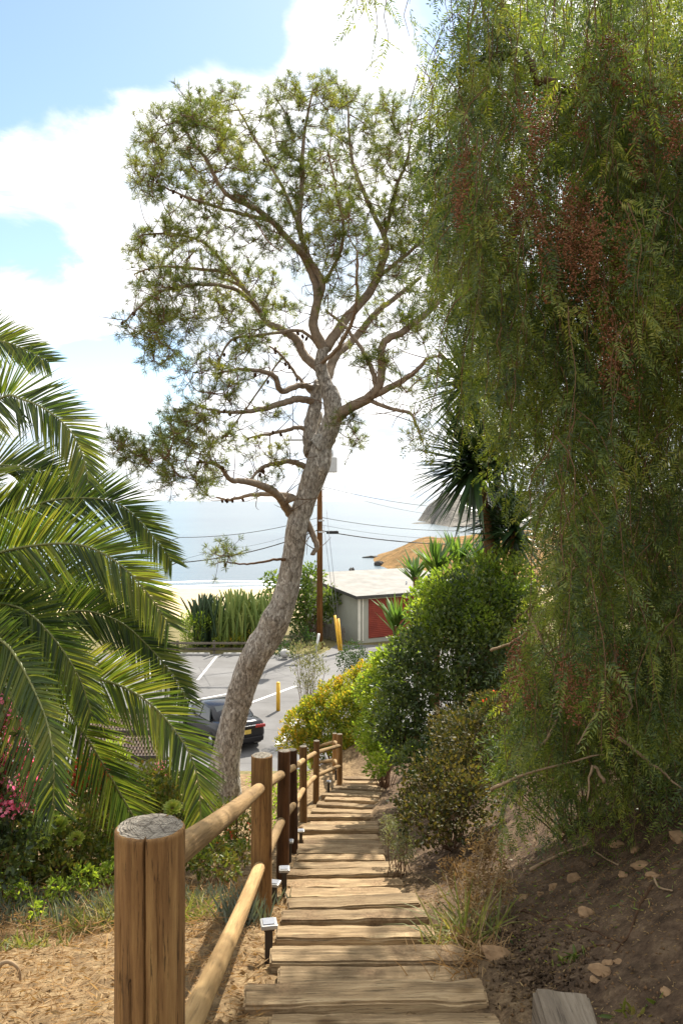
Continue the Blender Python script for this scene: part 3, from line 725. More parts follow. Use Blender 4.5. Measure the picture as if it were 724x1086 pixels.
for mt, L in limb_mb.items():
    for p, r in L: MB().tube(p, r, 12 if r[0] > .05 else 8).build('limb', M[mt], pine)
BLOBS = [(190,150,45,30,26),(165,190,28,25,18),(215,120,25,20,10),(240,105,15,15,6),(260,150,30,30,12),(230,190,40,30,18),(300,110,25,22,10),(330,100,20,15,6),(350,100,18,15,6),(370,120,20,20,8),(300,150,30,25,8),(400,125,22,22,8),(430,140,20,30,9),(395,165,25,25,8),(440,185,22,30,8),(455,225,20,30,8),(350,160,25,25,6),(200,240,30,20,13),(165,265,28,22,15),(175,300,30,18,13),(215,285,35,25,14),(245,230,30,25,10),(150,345,25,18,11),(185,345,28,18,12),(170,375,20,12,6),(225,330,30,20,10),(205,400,20,10,4),(250,290,25,20,6),(285,250,25,20,5),(330,215,25,20,5),(370,215,25,20,6),(380,260,20,20,5),(410,230,22,22,6),(430,275,25,20,6),(400,310,20,15,3),(465,275,15,20,5),(350,280,15,15,2),(260,400,20,12,2),(200,440,18,15,8),(190,465,22,14,9),(160,485,25,12,10),(215,480,22,14,7),(185,505,25,10,6),(215,520,15,12,5),(240,500,12,8,2),(270,480,12,8,2),(298,487,12,7,3),(290,445,10,8,2),(262,430,20,8,2),(365,455,15,12,4),(375,470,12,8,2),(375,385,14,12,3),(415,385,14,10,2),(440,360,12,10,2),(238,592,12,9,4),(130,478,15,12,6),(450,470,14,10,2),(285,195,40,30,8),(330,140,30,20,5),(470,150,15,40,5),(270,320,40,30,14),(300,270,30,30,8),(340,250,30,35,12),(310,200,35,40,14),(360,180,25,30,8),(420,190,25,40,12),(390,220,30,30,8),(440,240,20,35,8),(290,360,35,20,7),(250,360,30,16,6),(230,385,30,12,5),(240,420,25,12,4),(300,330,25,15,4),(360,320,20,30,5),(420,330,20,20,4),(225,455,20,12,4),(250,465,20,10,3),(275,510,20,8,2),(265,395,15,10,2),(440,300,22,25,8),(465,320,12,20,4),(410,285,20,20,6),(395,345,15,15,4),(430,350,15,15,4),(350,235,25,20,6),(470,230,15,25,5),(450,400,10,8,2),(400,385,12,10,3),(420,415,12,8,2)]
cl = []
for cx, cy, rx, ry, nn in BLOBS:
    for _ in range(int(nn*1.75)):
        while True:
            a, b = rng.uniform(-1, 1, 2)
            if a*a+b*b < 1: break
        cl.append((cx+a*rx, cy+b*ry))
SP = np.array([s[0] for s in skel]); SR = [s[1] for s in skel]
spx = SP[:, 0]/SP[:, 1]*F + CX; spy = HY - SP[:, 2]/SP[:, 1]*F
cl3 = []
for x, y in cl:
    i = int(np.argmin((spx-x)**2 + (spy-y)**2)); 
    cl3.append(P(x, y, SP[i, 1] + rng.normal()*.45))
cl3.sort(key=lambda c: float(np.min(np.sum((SP-np.array(c))**2, 1))))
twigs, tufts = [], []
nodes = [np.array(p) for p in SP]
for c in cl3:
    A = np.array(nodes); d = np.sum((A-np.array(c))**2, 1); i = int(np.argmin(d)); b = Vector(A[i])
    mid = b.lerp(c, .5) + Vector(rng.normal(size=3))*.06*(c-b).length + Vector((0, 0, -.05*(c-b).length))
    q = spline([tuple(b), tuple(mid), tuple(c)], 3)
    ln = (c-b).length; r0 = min(.022, .007+.010*ln); twigs.append((q, np.linspace(r0, .005, len(q))))
    nodes += [q[3], q[5]]
    out = (c-b).normalized() if ln > .02 else Vector((0, 0, 1))
    for _ in range(int(rng.integers(5, 9))):
        dd = (out*.5 + Vector((0, 0, .35)) + Vector(rng.normal(size=3))*.75).normalized()
        e = c + dd*rng.uniform(.08, .36); twigs.append(([c, (c+e)/2 + Vector((0, 0, -.01)), e], [.005, .004, .003])); tufts.append((e, dd))
tm = MB()
for q, r in twigs: tm.tube([Vector(a) for a in q], list(r), 5, caps=False)
for _ in range(420):          # bare little side twigs along the limbs
    i = int(rng.integers(len(SP))); 
    if SR[i] > .09 or spx[i] < 330 and spy[i] > 560: continue
    b = Vector(SP[i]); d = (Vector(rdir(1)[0]) + Vector((0, 0, .25))).normalized(); ln = rng.uniform(.25, .8); m = b + d*ln*.5 + Vector(rng.normal(size=3))*.05
    q = spline([tuple(b), tuple(m), tuple(b + d*ln + Vector((0, 0, .12*ln)))], 3); tm.tube([Vector(a) for a in q], list(np.linspace(.010, .003, len(q))), 5, caps=False)
tm.build('twigs', M['twig'], pine)
NPT = 30
E = np.repeat(np.array([t[0] for t in tufts]), NPT, 0); D = np.repeat(np.array([t[1] for t in tufts]), NPT, 0); n = len(E)
T = unit(D*.65 + rdir(n)*.95 + np.array([0, 0, .12]))
Bp = E - D*rng.uniform(0, .09, (n, 1))
V, Q = leaves(Bp, T, perp(T), rng.uniform(.07, .14, n), .0082, DIAMOND)
link('crown', mesh_np('crown', V, Q, M['pine']), pine)
cm = MB().ell((0, 0, -.03), (.028, .028, .045), 8, 6).mesh('cone', M['twig_dark'])
idx = [i for i in range(len(nodes)) if i < len(SP) and SR[i] < .035 and spx[i] < 330]
for i in rng.choice(idx, 80, replace=False):
    o = link('cone', cm, pine, False); o.location = Vector(SP[i]) + Vector(rng.normal(size=3))*.03 - pine.location; o.rotation_euler = tuple(rng.uniform(-.6, .6, 3))

# ------------------------------------------------------------------ PALM
PC = Vector((-4.35, 7.2, PZ(625, 7.2)))
pg = gz(PC.x, PC.y)
palm = empty('palm_tree', (PC.x, PC.y, pg), 'feathery palm with long arching fronds above the flower bed', 'palm tree')
mb = MB(); zs = np.linspace(pg-.2, PC.z+.1, 22)
mb.tube([(PC.x+.02*math.sin(z*3), PC.y, z) for z in zs], [.30*(1+.10*(i % 2)) for i in range(22)], 18); mb.build('trunk', M['palmtrunk'], palm)
def frond(pxs, roll, Ll=.55, n=85, base_w=.019, lift=.18, droop=.09):
    """pxs: rows (px, py, Y) of the midrib after it leaves the crown centre"""
    A = [tuple(PC + Vector((random.uniform(-.08, .08), random.uniform(-.08, .08), random.uniform(0, .2))))] + [tuple(P(*p)) for p in pxs]
    q = spline(A, 10); seg = np.r_[0, np.cumsum(np.linalg.norm(np.diff(q, axis=0), axis=1))]; tot = seg[-1]
    mb = MB(); tt = seg/tot
    mb.tube([Vector(a) for a in q], [base_w*(1-.88*t)+.002 for t in tt], 7); 
    o = mb.build('frond', M['rachis'], palm)
    u = np.linspace(.13, .995, int(n*2.5) if tot > 3 else int(n*1.7)); s = u*tot
    pos = np.stack([np.interp(s, seg, q[:, k]) for k in range(3)], 1)
    tan = unit(np.stack([np.interp(s+.02, seg, q[:, k]) - np.interp(s-.02, seg, q[:, k]) for k in range(3)], 1))
    roll = roll*.55; view = np.array([0, -1., 0]); side0 = unit(np.cross(tan, view)); nrm0 = unit(np.cross(side0, tan))
    cr, sr = math.cos(roll), math.sin(roll)
    parts = []
    for sg in (1, -1):
        k = len(u); lat = side0*cr*sg + nrm0*sr*sg; nor = unit(nrm0*cr - side0*sr)
        fwd = .70 + .75*u**2 + rng.normal(size=k)*.06
        T = unit(lat + tan*fwd[:, None] + nor*(lift + rng.normal(size=k)*.07)[:, None])
        prof_ = np.clip(np.minimum((u-.05)/.22, 1), 0, 1)**.6 * (1-.62*np.clip((u-.55)/.45, 0, 1)**1.6)
        L = Ll*prof_*rng.uniform(.88, 1.08, k)
        S = unit(np.cross(T, nor) + rng.normal(size=(k, 3))*.25)
        parts.append(strips(pos + rng.normal(size=(k, 3))*.004, T, S, L, .027*(1-.35*u), droop*rng.uniform(.4, 1.6, k), .20))
    V, Q = cat(parts); link('leaflets', mesh_np('leaflets', V, Q, M['palm'], True), o)
FR = [
    ([(-60, 470, 6.9), (0, 423, 6.6), (25, 424, 6.5), (50, 435, 6.4), (75, 457, 6.3), (89, 486, 6.25), (94, 512, 6.2)], .35, .52),
    ([(-70, 560, 7.8), (0, 548, 8.0), (50, 532, 8.1), (83, 528, 8.2), (120, 532, 8.25), (145, 549, 8.3), (170, 578, 8.3), (183, 596, 8.3)], .45, .52),
    ([(-60, 605, 6.9), (0, 586, 6.7), (41, 578, 6.6), (79, 577, 6.5), (108, 586, 6.45), (137, 607, 6.4), (162, 636, 6.4), (180, 664, 6.35)], .35, .50),
    ([(-60, 650, 7.6), (0, 662, 7.7), (54, 652, 7.8), (91, 648, 7.8), (128, 660, 7.8), (157, 685, 7.8), (182, 714, 7.75), (200, 745, 7.7)], .5, .50),
    ([(-60, 690, 6.9), (20, 705, 6.6), (94, 718, 6.4), (134, 730, 6.3), (169, 755, 6.2), (199, 795, 6.1), (211, 834, 6.05), (213, 884, 6.0)], .3, .46),
    ([(-60, 640, 6.3), (0, 678, 5.6), (17, 696, 5.4), (35, 728, 5.2), (50, 765, 5.0), (57, 805, 4.9), (57, 850, 4.85)], .35, .36),
    ([(-90, 420, 7.2), (-40, 365, 7.1), (0, 362, 7.0), (25, 370, 7.0), (52, 384, 6.95)], .4, .50),
    ([(-70, 560, 8.2), (-20, 500, 8.6), (20, 495, 8.8), (60, 505, 9.0), (90, 530, 9.1)], .6, .6),
    ([(-60, 640, 8.0), (0, 618, 8.4), (50, 612, 8.6), (100, 622, 8.8), (140, 650, 8.9), (165, 690, 8.9)], .6, .6),
    ([(-60, 640, 6.8), (0, 640, 6.3), (30, 650, 6.2), (60, 680, 6.1), (85, 720, 6.0), (98, 760, 5.95)], .4, .44)]
for a in FR: frond(*a)
for k in range(12):       # the rest of the crown, outside the frame
    az = R(95 + k*23); d = Vector((math.cos(az)*1, math.sin(az), 0)); el = (.9, .45, .15)[k % 3]
    pts = [PC + d*(t*2.9) + Vector((0, 0, el*2.2*t*2 - (1.5+el)*t*t*1.7)) for t in (.25, .5, .75, 1)]
    frond([(CX + p.x/p.y*F, HY - p.z/p.y*F, p.y) for p in pts], .3, .55, 60)

# ------------------------------------------------------------------ PEPPER TREE
pep_base = Vector((3.5, 6.2, gz(3.5, 6.2)))
pepper = empty('pepper_tree', pep_base, 'huge weeping pepper tree with feathery leaves and rusty berry clusters over the dirt bank', 'tree')
mb = MB()
tr = spline([tuple(pep_base + Vector((0, 0, -.3)) ) + (.36,), (3.45, 6.2, -.9, .28), (3.3, 6.1, .3, .24), (3.1, 6.0, 1.3, .2)], 8)
mb.tube([Vector(a[:3]) for a in tr], list(tr[:, 3]), 18); mb.build('trunk', M['pepperbark'], pepper)
PL = [[(3.1, 6.0, 1.2, .17), (2.5, 5.6, 2.1, .10), P(690, 110, 5.3)[:] + (.06,), P(640, 85, 5.2)[:] + (.042,), P(590, 90, 5.2)[:] + (.028,), P(545, 60, 5.3)[:] + (.02,), P(500, 70, 5.4)[:] + (.012,)],
      [(3.1, 6.0, 1.2, .15), (2.7, 6.0, 2.0, .09), P(700, 200, 6.2)[:] + (.05,), P(650, 160, 6.3)[:] + (.036,), P(590, 175, 6.3)[:] + (.024,), P(540, 200, 6.3)[:] + (.014,)],
      [(3.1, 6.0, 1.3, .16), (2.9, 5.2, 2.6, .10), (2.3, 4.6, 3.2, .07), P(620, -40, 4.4)[:] + (.04,), P(520, -50, 4.4)[:] + (.025,), P(420, -30, 4.5)[:] + (.015,), P(380, -10, 4.5)[:] + (.008,)],
      [(3.4, 6.2, -.2, .12), (2.8, 6.3, .6, .08), P(690, 420, 6.3)[:] + (.045,), P(630, 400, 6.2)[:] + (.03,), P(570, 430, 6.1)[:] + (.015,)],
      [(3.4, 6.2, -.8, .10), (2.7, 6.4, -.3, .06), P(660, 600, 6.5)[:] + (.035,), P(600, 620, 6.4)[:] + (.022,), P(545, 660, 6.3)[:] + (.012,)],
      [(3.1, 6.0, 1.3, .15), (3.4, 5.0, 2.4, .10), (3.6, 4.0, 2.9, .06), (3.5, 3.0, 2.7, .03)],
      [(3.1, 6.0, 1.3, .15), (3.6, 7.0, 2.6, .10), (3.4, 8.2, 3.1, .06), (3.1, 9.2, 2.8, .03)],
      [(3.1, 6.0, 1.3, .15), (4.3, 6.0, 2.6, .10), (5.4, 5.8, 3.0, .06), (6.2, 5.6, 2.4, .03)]]
for l in PL:
    q = spline(l, 8); q[1:-1, :3] += rng.normal(size=(len(q)-2, 3))*.025
    MB().tube([Vector(a[:3]) for a in q], list(q[:, 3]), 9).build('limb', M['pepperbark'], pepper)
_EY = [-200, 0, 30, 60, 130, 200, 230, 260, 330, 400, 420, 470, 520, 580, 640, 680, 750, 800, 850, 900]
_EX = [440, 480, 450, 430, 420, 428, 438, 458, 474, 494, 522, 556, 568, 576, 556, 536, 532, 538, 566, 640]
def edge(py): return np.interp(py, _EY, _EX)
def hole(px, py, lp):
    return any(((px-hx)/rx)**2 + ((py+lp*f-hy)/ry)**2 < 1 and rng.random() < pr for hx, hy, rx, ry, pr in ((546, 215, 22, 45, .42), (714, 128, 22, 24, .8), (562, 265, 18, 35, .28), (470, 180, 22, 60, .2)) for f in (.15, .5, .85))
strands = []
def strand(x, y, z, ln, n=None):
    n = n or max(4, int(ln/.062)); t = np.linspace(0, 1, n)
    a = rng.uniform(0, 6.28); sw = rng.uniform(.15, .6)
    q = np.stack([x + math.cos(a)*sw*np.sqrt(t)*ln*.6 + .02*np.sin(t*7+a), y + math.sin(a)*sw*np.sqrt(t)*ln*.6 + .02*np.cos(t*6+a), z - ln*t], 1)
    strands.append(q); return q
bunches = [(rng.uniform(440, 770), rng.uniform(-70, 690), 4.1 + 2.9*rng.random()) for _ in range(330)]
tries = 0; cnt = 0
while cnt < 2000 and tries < 90000:                   # curtain seen by the camera
    tries += 1
    bb = bunches[int(rng.integers(len(bunches)))]
    Y = bb[2] + rng.normal()*.13; px = bb[0] + rng.normal()*.11*F/Y; py = bb[1] + rng.normal()*.16*F/Y
    if not (-80 < py < 720): continue
    ln = rng.uniform(.3, .95)
    ey = py + ln*.5*F/Y
    if px < edge(py) + 6 + 10*rng.random() or px < edge(ey) + 4: continue
    p = P(px, py, Y)
    # holes where sky shows through
    if hole(px, py, ln*F/Y): continue
    bot = max(gz(p.x, p.y) + rng.uniform(.25, .6), PZ(rng.uniform(770, 850), Y))
    if p.z - ln < bot: ln = p.z - bot
    if ln < .3: continue
    strand(p.x, p.y, p.z, ln); cnt += 1
for _ in range(700):                                  # crown outside the frame: to the right, above and behind
    a = rng.uniform(0, 6.28); r = 3.0*math.sqrt(rng.random()); x, y = 3.7 + r*math.cos(a), 6.2 + r*1.1*math.sin(a)
    z = 3.6 - .10*r*r + rng.uniform(-2.4, .6)
    px, py = CX + x/y*F, HY - z/y*F
    if y < 2.2 or px < edge(py)+15: continue
    if hole(px, py, .8*F/y): continue
    ln = min(rng.uniform(.5, 1.4), z - gz(x, y) - .3)
    if ln > .3: strand(x, y, z, ln)
for (px, py, Y, ln) in ((378, -20, 4.5, .16), (392, -25, 4.5, .24), (402, -22, 4.45, .28), (414, -22, 4.5, .34), (424, -18, 4.5, .30), (432, -30, 4.5, .22), (470, -40, 4.6, .3), (486, -40, 4.6, .32)):
    p = P(px, py, Y); strand(p.x, p.y, p.z, ln)
for _ in range(300):                                  # fringe hanging low over the bank
    px = rng.uniform(520, 740); Y = rng.uniform(4.6, 6.6); py = rng.uniform(660, 790); p = P(px, py, Y)
    if px < edge(py)+4: continue
    ln = min(rng.uniform(.3, .8), p.z - gz(p.x, p.y) - .04)
    if ln > .15: strand(p.x, p.y, p.z, ln)
tm = MB()
for q in strands: tm.tube([Vector(a) for a in q], list(np.linspace(.0030, .0012, len(q))), 4, caps=False)
tm.build('twigs', M['twig'], pepper)
allp = np.concatenate(strands); tang = np.concatenate([unit(np.gradient(q, axis=0)) for q in strands])
keep = rng.random(len(allp)) < .86; allp, tang = allp[keep], tang[keep]; k = len(allp)
lat = rdir(k); lat[:, 2] *= .3; D = unit(lat*1.0 + tang*.6 + np.array([0, 0, -.12]))
NL = 12; LL = rng.uniform(.13, .24, k); S = perp(D)
u = np.linspace(.12, 1, NL)
parts = []
for sg in (1, -1):
    for w in u:
        B = allp + D*(LL*w)[:, None] + np.array([0, 0, -1.])*(LL*.18*w*w)[:, None]
        T = unit(S*sg + D*.55 + np.array([0, 0, -.28]) + rng.normal(size=(k, 3))*.12)
        parts.append(leaves(B, T, unit(np.cross(T, np.cross(S, D)) + rng.normal(size=(k, 3))*.45), (.042 if w < .8 else .03)*rng.uniform(.85, 1.15, k), .0088, DIAMOND))
V, Q = cat(parts); link('crown', mesh_np('crown', V, Q, M['pepper']), pepper)
print('pepper leaflets', len(Q))
def octa(C, r):
    n = len(C); o = np.array([(1, 0, 0), (0, 1, 0), (-1, 0, 0), (0, -1, 0), (0, 0, 1), (0, 0, -1)], float)
    V = (C[:, None] + o[None]*np.broadcast_to(r, (n,))[:, None, None]).reshape(-1, 3)
    f = np.array([(0, 1, 4), (1, 2, 4), (2, 3, 4), (3, 0, 4), (1, 0, 5), (2, 1, 5), (3, 2, 5), (0, 3, 5)])
    return V, (f[None] + (np.arange(n)*6)[:, None, None]).reshape(-1, 3)
bv = []
for s in range(4):
    t = rng.random(170); C = np.stack([rng.normal(size=170)*.038*(1-.5*t), rng.normal(size=170)*.038*(1-.5*t), -t*.34], 1)
    V, Q = octa(C, rng.uniform(.0045, .0075, 170)); bv.append(mesh_np('berry_cluster', V, Q, M['berry'], True))
spots = []
for (x, y, rx, ry, nn) in ((490, 195, 8, 25, 5), (555, 215, 30, 35, 14), (620, 230, 30, 40, 16), (650, 300, 15, 50, 10), (610, 270, 25, 30, 8), (700, 130, 22, 35, 10), (640, 75, 25, 30, 10), (560, 130, 25, 25, 5), (700, 350, 15, 30, 4), (655, 390, 20, 40, 5), (600, 705, 30, 20, 4), (655, 725, 20, 15, 4), (560, 700, 20, 20, 3)):
    for _ in range(nn): spots.append((x + rng.normal()*rx*.6, y + rng.normal()*ry*.6))
for i, (x, y) in enumerate(spots[:98]):
    o = link('berry_cluster', bv[i % 4], pepper, False); o.location = P(x, y - 25, rng.uniform(4.15, 4.9)) - pepper.location; o.rotation_euler = (rng.uniform(-.2, .2), rng.uniform(-.2, .2), rng.uniform(0, 6)); o.scale = (1, 1, rng.uniform(.7, 1.3))
pv, pq = [], []
for (x, y, rx, ry, nn) in ((500, 85, 20, 25, 5), (520, 120, 15, 20, 4), (645, 720, 15, 15, 4), (690, 690, 20, 20, 4), (650, 650, 25, 25, 4), (580, 640, 20, 30, 4), (600, 500, 40, 60, 6), (690, 560, 25, 60, 5)):
    for _ in range(nn):
        c = np.array(P(x + rng.normal()*rx*.6, y + rng.normal()*ry*.6, rng.uniform(4.2, 5)))
        C = c + np.stack([rng.normal(size=70)*.03, rng.normal(size=70)*.03, -rng.random(70)*.16], 1); pv.append(octa(C, rng.uniform(.003, .005, 70)))
V, Q = cat(pv); o = link('pale_blossom', mesh_np('pale_blossom', V, Q, M['flower_pale'], True), pepper)
# bare twigs and dead stems in the lower curtain
for seq in ([(663, 718, 4.5), (668, 745, 4.45), (664, 765, 4.4)], [(655, 782, 4.4), (690, 808, 4.4), (724, 838, 4.4)], [(640, 830, 4.5), (628, 812, 4.5), (622, 850, 4.5)], [(575, 790, 4.7), (590, 762, 4.7), (600, 735, 4.8)], [(520, 690, 5.6), (545, 680, 5.6), (575, 655, 5.7)], [(590, 620, 4.9), (605, 605, 4.9), (612, 590, 4.9)], [(655, 690, 4.6), (640, 740, 4.55), (612, 790, 4.5)], [(560, 650, 5), (590, 720, 4.9), (580, 780, 4.8)], [(520, 838, 4.9), (560, 820, 4.8), (640, 800, 4.6)]):
    q = spline([tuple(P(*s)) for s in seq], 5); q[1:-1] += rng.normal(size=(len(q)-2, 3))*.006
    MB().tube([Vector(a) for a in q], list(np.linspace(.011, .004, len(q))), 6).build('dead_twig', M['deadtwig'], pepper)

# ------------------------------------------------------------------ SHRUBS
def shrub(name, label, category, blobs, dens, leaf, mat, group=None, tpl=FOLD, stem='twig', shell=.5, upb=.3, base=None, jit=.8, nst=5, extra=None):
    """blobs: (px, py, Y, r_px); dens: leaves per square metre of blob surface"""
    cs = [(P(a, b, c), r/F*c) for a, b, c, r in blobs]
    lo = min(cs, key=lambda q: q[0].z)
    bx, by = base if base else (sum(c.x for c, _ in cs)/len(cs), sum(c.y for c, _ in cs)/len(cs))
    root = Vector((bx, by, gz(bx, by)))
    e = empty(name, root, label, category, group)
    Bs, Ts = [], []
    for c, r in cs:
        n = int(dens*4*math.pi*r*r); d = rdir(n)
        k = .62 + .60*(vnoise(d[:, 0]*2.9+c.x, d[:, 1]*2.9+c.y, d[:, 2]*2.9, 4))
        rad = r*k*(1 - shell*rng.random(n)**1.8)
        b = np.array(c) + d*rad[:, None]; Bs.append(b); Ts.append(unit(d*.7 + rdir(n)*jit + np.array([0, 0, upb])))
    B, T = np.concatenate(Bs), np.concatenate(Ts)
    ok = B[:, 2] > ground(B[:, 0], B[:, 1]) + .01; B, T = B[ok], T[ok]; n = len(B)
    L = leaf[0]*rng.uniform(.7, 1.25, n)
    V, Q = leaves(B, T, perp(T), L, L*leaf[1], tpl)
    link('foliage', mesh_np('foliage', V, Q, M[mat]), e)
    mb = MB()
    for c, r in cs:
        for _ in range(nst):
            t = c + Vector(rdir(1)[0])*r*.8; s = root + Vector((rng.normal()*.06, rng.normal()*.06, -.1))
            m = s.lerp(t, .55) + Vector(rng.normal(size=3))*.15*r
            q = spline([tuple(s), tuple(m), tuple(t)], 4); mb.tube([Vector(a) for a in q], list(np.linspace(.003+.016*min(r, 1.2), .0025, len(q))), 5, caps=False)
    mb.build('stem', M[stem], e)
    if extra:
        for nm, mt, fr, sz, where in extra:
            sel = where(B) if where else np.ones(n, bool); ii = np.flatnonzero(sel); 
            if not len(ii): continue
            ii = rng.choice(ii, min(len(ii), fr), replace=False)
            parts = []
            for q in range(4):
                b = B[ii] + rng.normal(size=(len(ii), 3))*sz*.5; t = unit(rdir(len(ii)) + np.array([0, -.3, .3])); parts.append(leaves(b, t, perp(t), sz, sz*.8, FOLD))
            V, Q = cat(parts); link(nm, mesh_np(nm, V, Q, M[mt]), e)
    return e
# right of the stairs
shrub('shrub', 'big dark glossy shrub rising beside the lower steps under the spiky yucca', 'shrub',
      [(482, 690, 13.2, 56), (432, 722, 12.6, 34), (420, 755, 12.4, 30), (500, 650, 13.6, 52), (466, 662, 13.8, 26), (440, 692, 12.8, 28), (470, 750, 12.6, 50), (520, 700, 13, 45), (430, 790, 12.2, 24), (442, 808, 11.6, 24), (475, 800, 11.8, 34), (416, 775, 12.6, 20), (510, 790, 11.6, 34), (545, 660, 13.5, 36), (545, 730, 12.5, 40)], 400, (.075, .5), 'bush_dark', shell=.45)
shrub('shrub', 'bright green leafy shrub topping the dark one, sunlight put into its leaf colour, below the yucca crown', 'shrub',
      [(480, 630, 14.6, 34), (510, 618, 14.4, 30), (458, 636, 14.8, 26), (535, 615, 14.0, 34), (450, 652, 14.2, 20), (500, 640, 13.7, 30), (545, 640, 13.4, 30), (470, 640, 13.5, 26), (505, 660, 13.0, 22), (455, 668, 13.2, 20)], 520, (.075, .5), 'bush_green')  # sunlit top of the big shrub, put into brighter leaf colour
shrub('shrub', 'bronze and green small leaved shrub spilling onto the middle steps across from the fence', 'shrub',
      [(470, 830, 8.0, 40), (500, 790, 8.4, 40), (450, 870, 7.4, 30), (495, 850, 7.6, 40), (520, 760, 8.6, 30), (435, 850, 7.9, 20), (480, 775, 9, 28)], 900, (.042, .62), 'bush_brown', shell=.5, extra=[('red_blossom', 'red', 4, .026, lambda B: B[:, 2] > -2.15)])
shrub('shrub', 'low pale green mat plant at the edge of the steps below the bronze shrub', 'ground plant',
      [(418, 885, 7.6, 15), (428, 900, 7.3, 15), (412, 872, 8, 10)], 2600, (.022, .5), 'bush_grey', jit=1)
shrub('shrub', 'loose bright green shrub between the yellow shrub and the dark glossy shrub', 'shrub',
      [(408, 705, 17, 20), (406, 742, 16.5, 27), (394, 730, 17, 20), (400, 775, 16.2, 26), (428, 684, 17.5, 17), (416, 705, 16.8, 20), (405, 797, 16, 15), (400, 812, 15.4, 13), (420, 790, 15, 17), (390, 790, 16.6, 12)], 420, (.085, .5), 'bush_green', shell=.55)
shrub('shrub', 'sprawling yellow and orange shrub behind the end of the rail fence', 'shrub',
      [(318, 768, 21, 18), (335, 755, 21.2, 18), (352, 740, 21.4, 19), (370, 730, 21.6, 17), (386, 716, 21.8, 15), (400, 722, 21.5, 17), (345, 775, 20.7, 22), (368, 755, 20.8, 24), (388, 740, 20.8, 22), (308, 785, 21.2, 15), (330, 790, 20.8, 18), (380, 782, 20.2, 22), (360, 790, 20.2, 16), (326, 746, 21.6, 8)], 620, (.085, .45), 'bush_yellow', shell=.42, upb=.6)
shrub('shrub', 'airy grey green upright shrub at the lot edge in front of the utility pole', 'shrub',
      [(325, 705, 31, 17), (315, 690, 31.2, 11), (335, 690, 31, 12), (325, 725, 30.8, 13), (340, 710, 31, 10)], 95, (.11, .32), 'bush_grey', shell=.9, upb=1.2, nst=9)
shrub('clipped_bush', 'rounded dark clipped bush beside the yellow guy wire guards', 'bush',
      [(374, 694, 27, 15), (368, 702, 27, 12), (381, 702, 27, 13)], 260, (.06, .6), 'hedge', shell=.3)
shrub('shrub', 'feathery light green shrub by the lot fence beside the cactus hedge', 'shrub',
      [(206, 668, 49, 15), (198, 660, 49, 11), (214, 660, 49, 11), (205, 680, 48.8, 14)], 55, (.22, .25), 'bush_green', shell=.7, upb=.8)
shrub('shrub', 'low yellow green weedy plants along the lot rail fence', 'shrub',
      [(232, 684, 48.6, 9), (252, 680, 48.8, 10), (270, 676, 49, 11), (285, 672, 49, 10)], 60, (.2, .3), 'bush_yellow', shell=.7, upb=1)
shrub('shrub', 'dark low shrub at the foot of the utility pole behind the pine trunk', 'shrub',
      [(302, 690, 46.4, 12), (318, 672, 50.5, 12), (330, 680, 50, 10)], 60, (.16, .5), 'hedge')
shrub('loose_tree', 'small loose tree with light leaves behind the pine trunk and utility pole', 'tree',
      [(310, 622, 53, 20), (330, 612, 53, 16), (325, 640, 53, 22), (350, 635, 53.2, 14), (292, 636, 52.6, 16), (346, 652, 53, 11), (318, 655, 53, 15), (288, 615, 53.5, 10)], 26, (.30, .5), 'tree_far', shell=.85, nst=7, base=(-2.2, 53))
for (px, n_, lab) in ((224, 0, 'x'),): pass
# cactus hedge
def cactus_hedge():
    b = Vector((PX(245, 50), 50, gz(PX(245, 50), 50)))
    e = empty('cactus_hedge', b, 'hedge of tall green column cactus beyond the parking lot rail fence', 'cactus')
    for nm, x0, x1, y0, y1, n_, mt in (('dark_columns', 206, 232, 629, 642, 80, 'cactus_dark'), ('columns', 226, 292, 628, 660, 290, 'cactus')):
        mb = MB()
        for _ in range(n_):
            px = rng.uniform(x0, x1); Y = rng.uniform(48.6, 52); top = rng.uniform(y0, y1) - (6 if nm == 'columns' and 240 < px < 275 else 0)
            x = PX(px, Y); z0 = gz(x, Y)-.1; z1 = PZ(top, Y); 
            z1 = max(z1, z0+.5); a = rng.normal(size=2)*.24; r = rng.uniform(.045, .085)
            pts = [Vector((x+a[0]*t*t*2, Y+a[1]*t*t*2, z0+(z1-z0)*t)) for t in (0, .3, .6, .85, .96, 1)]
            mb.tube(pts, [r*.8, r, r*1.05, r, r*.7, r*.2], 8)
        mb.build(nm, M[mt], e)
cactus_hedge()

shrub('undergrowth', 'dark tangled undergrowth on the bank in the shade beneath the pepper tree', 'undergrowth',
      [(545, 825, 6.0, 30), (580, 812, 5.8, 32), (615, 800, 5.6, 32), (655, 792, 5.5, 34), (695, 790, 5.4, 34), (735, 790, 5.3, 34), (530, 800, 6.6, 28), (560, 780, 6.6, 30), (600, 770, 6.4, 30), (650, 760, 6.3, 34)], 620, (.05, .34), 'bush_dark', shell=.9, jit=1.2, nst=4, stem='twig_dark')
# yucca: several crowns on stems, spiky
def blades_head(c, n, L, W, spread, upb, droop, axis_=Vector((0, 0, 1))):
    d = rdir(n); d = d + np.array(axis_)*upb; d = unit(d); k = np.array(axis_)
    B = np.array(c) + d*.05 + k*rng.uniform(-.18, .18, (n, 1)); S = unit(np.cross(d, np.array([0, 0, 1.])) + rng.normal(size=(n, 3))*.1)
    return strips(B, d, S, L*rng.uniform(.8, 1.1, n), W, droop, .22, (0, .12, .4, .75, 1), (.8, .9, 1, .6, .03))
yx, yY = PX(515, 14.6), 14.6
yroot = Vector((yx+.25, yY, gz(yx+.25, yY)))
yucca = empty('yucca_tree', yroot, 'tall dark yucca with spiky sword leaf crowns between the pine and pepper tree', 'yucca')
mb = MB(); heads = [(503, 488, 14.4, 1.28, 260), (496, 408, 14.8, 1.08, 170), (545, 560, 14.2, .85, 120), (528, 470, 15, .9, 120), (524, 548, 15, .75, 80)]
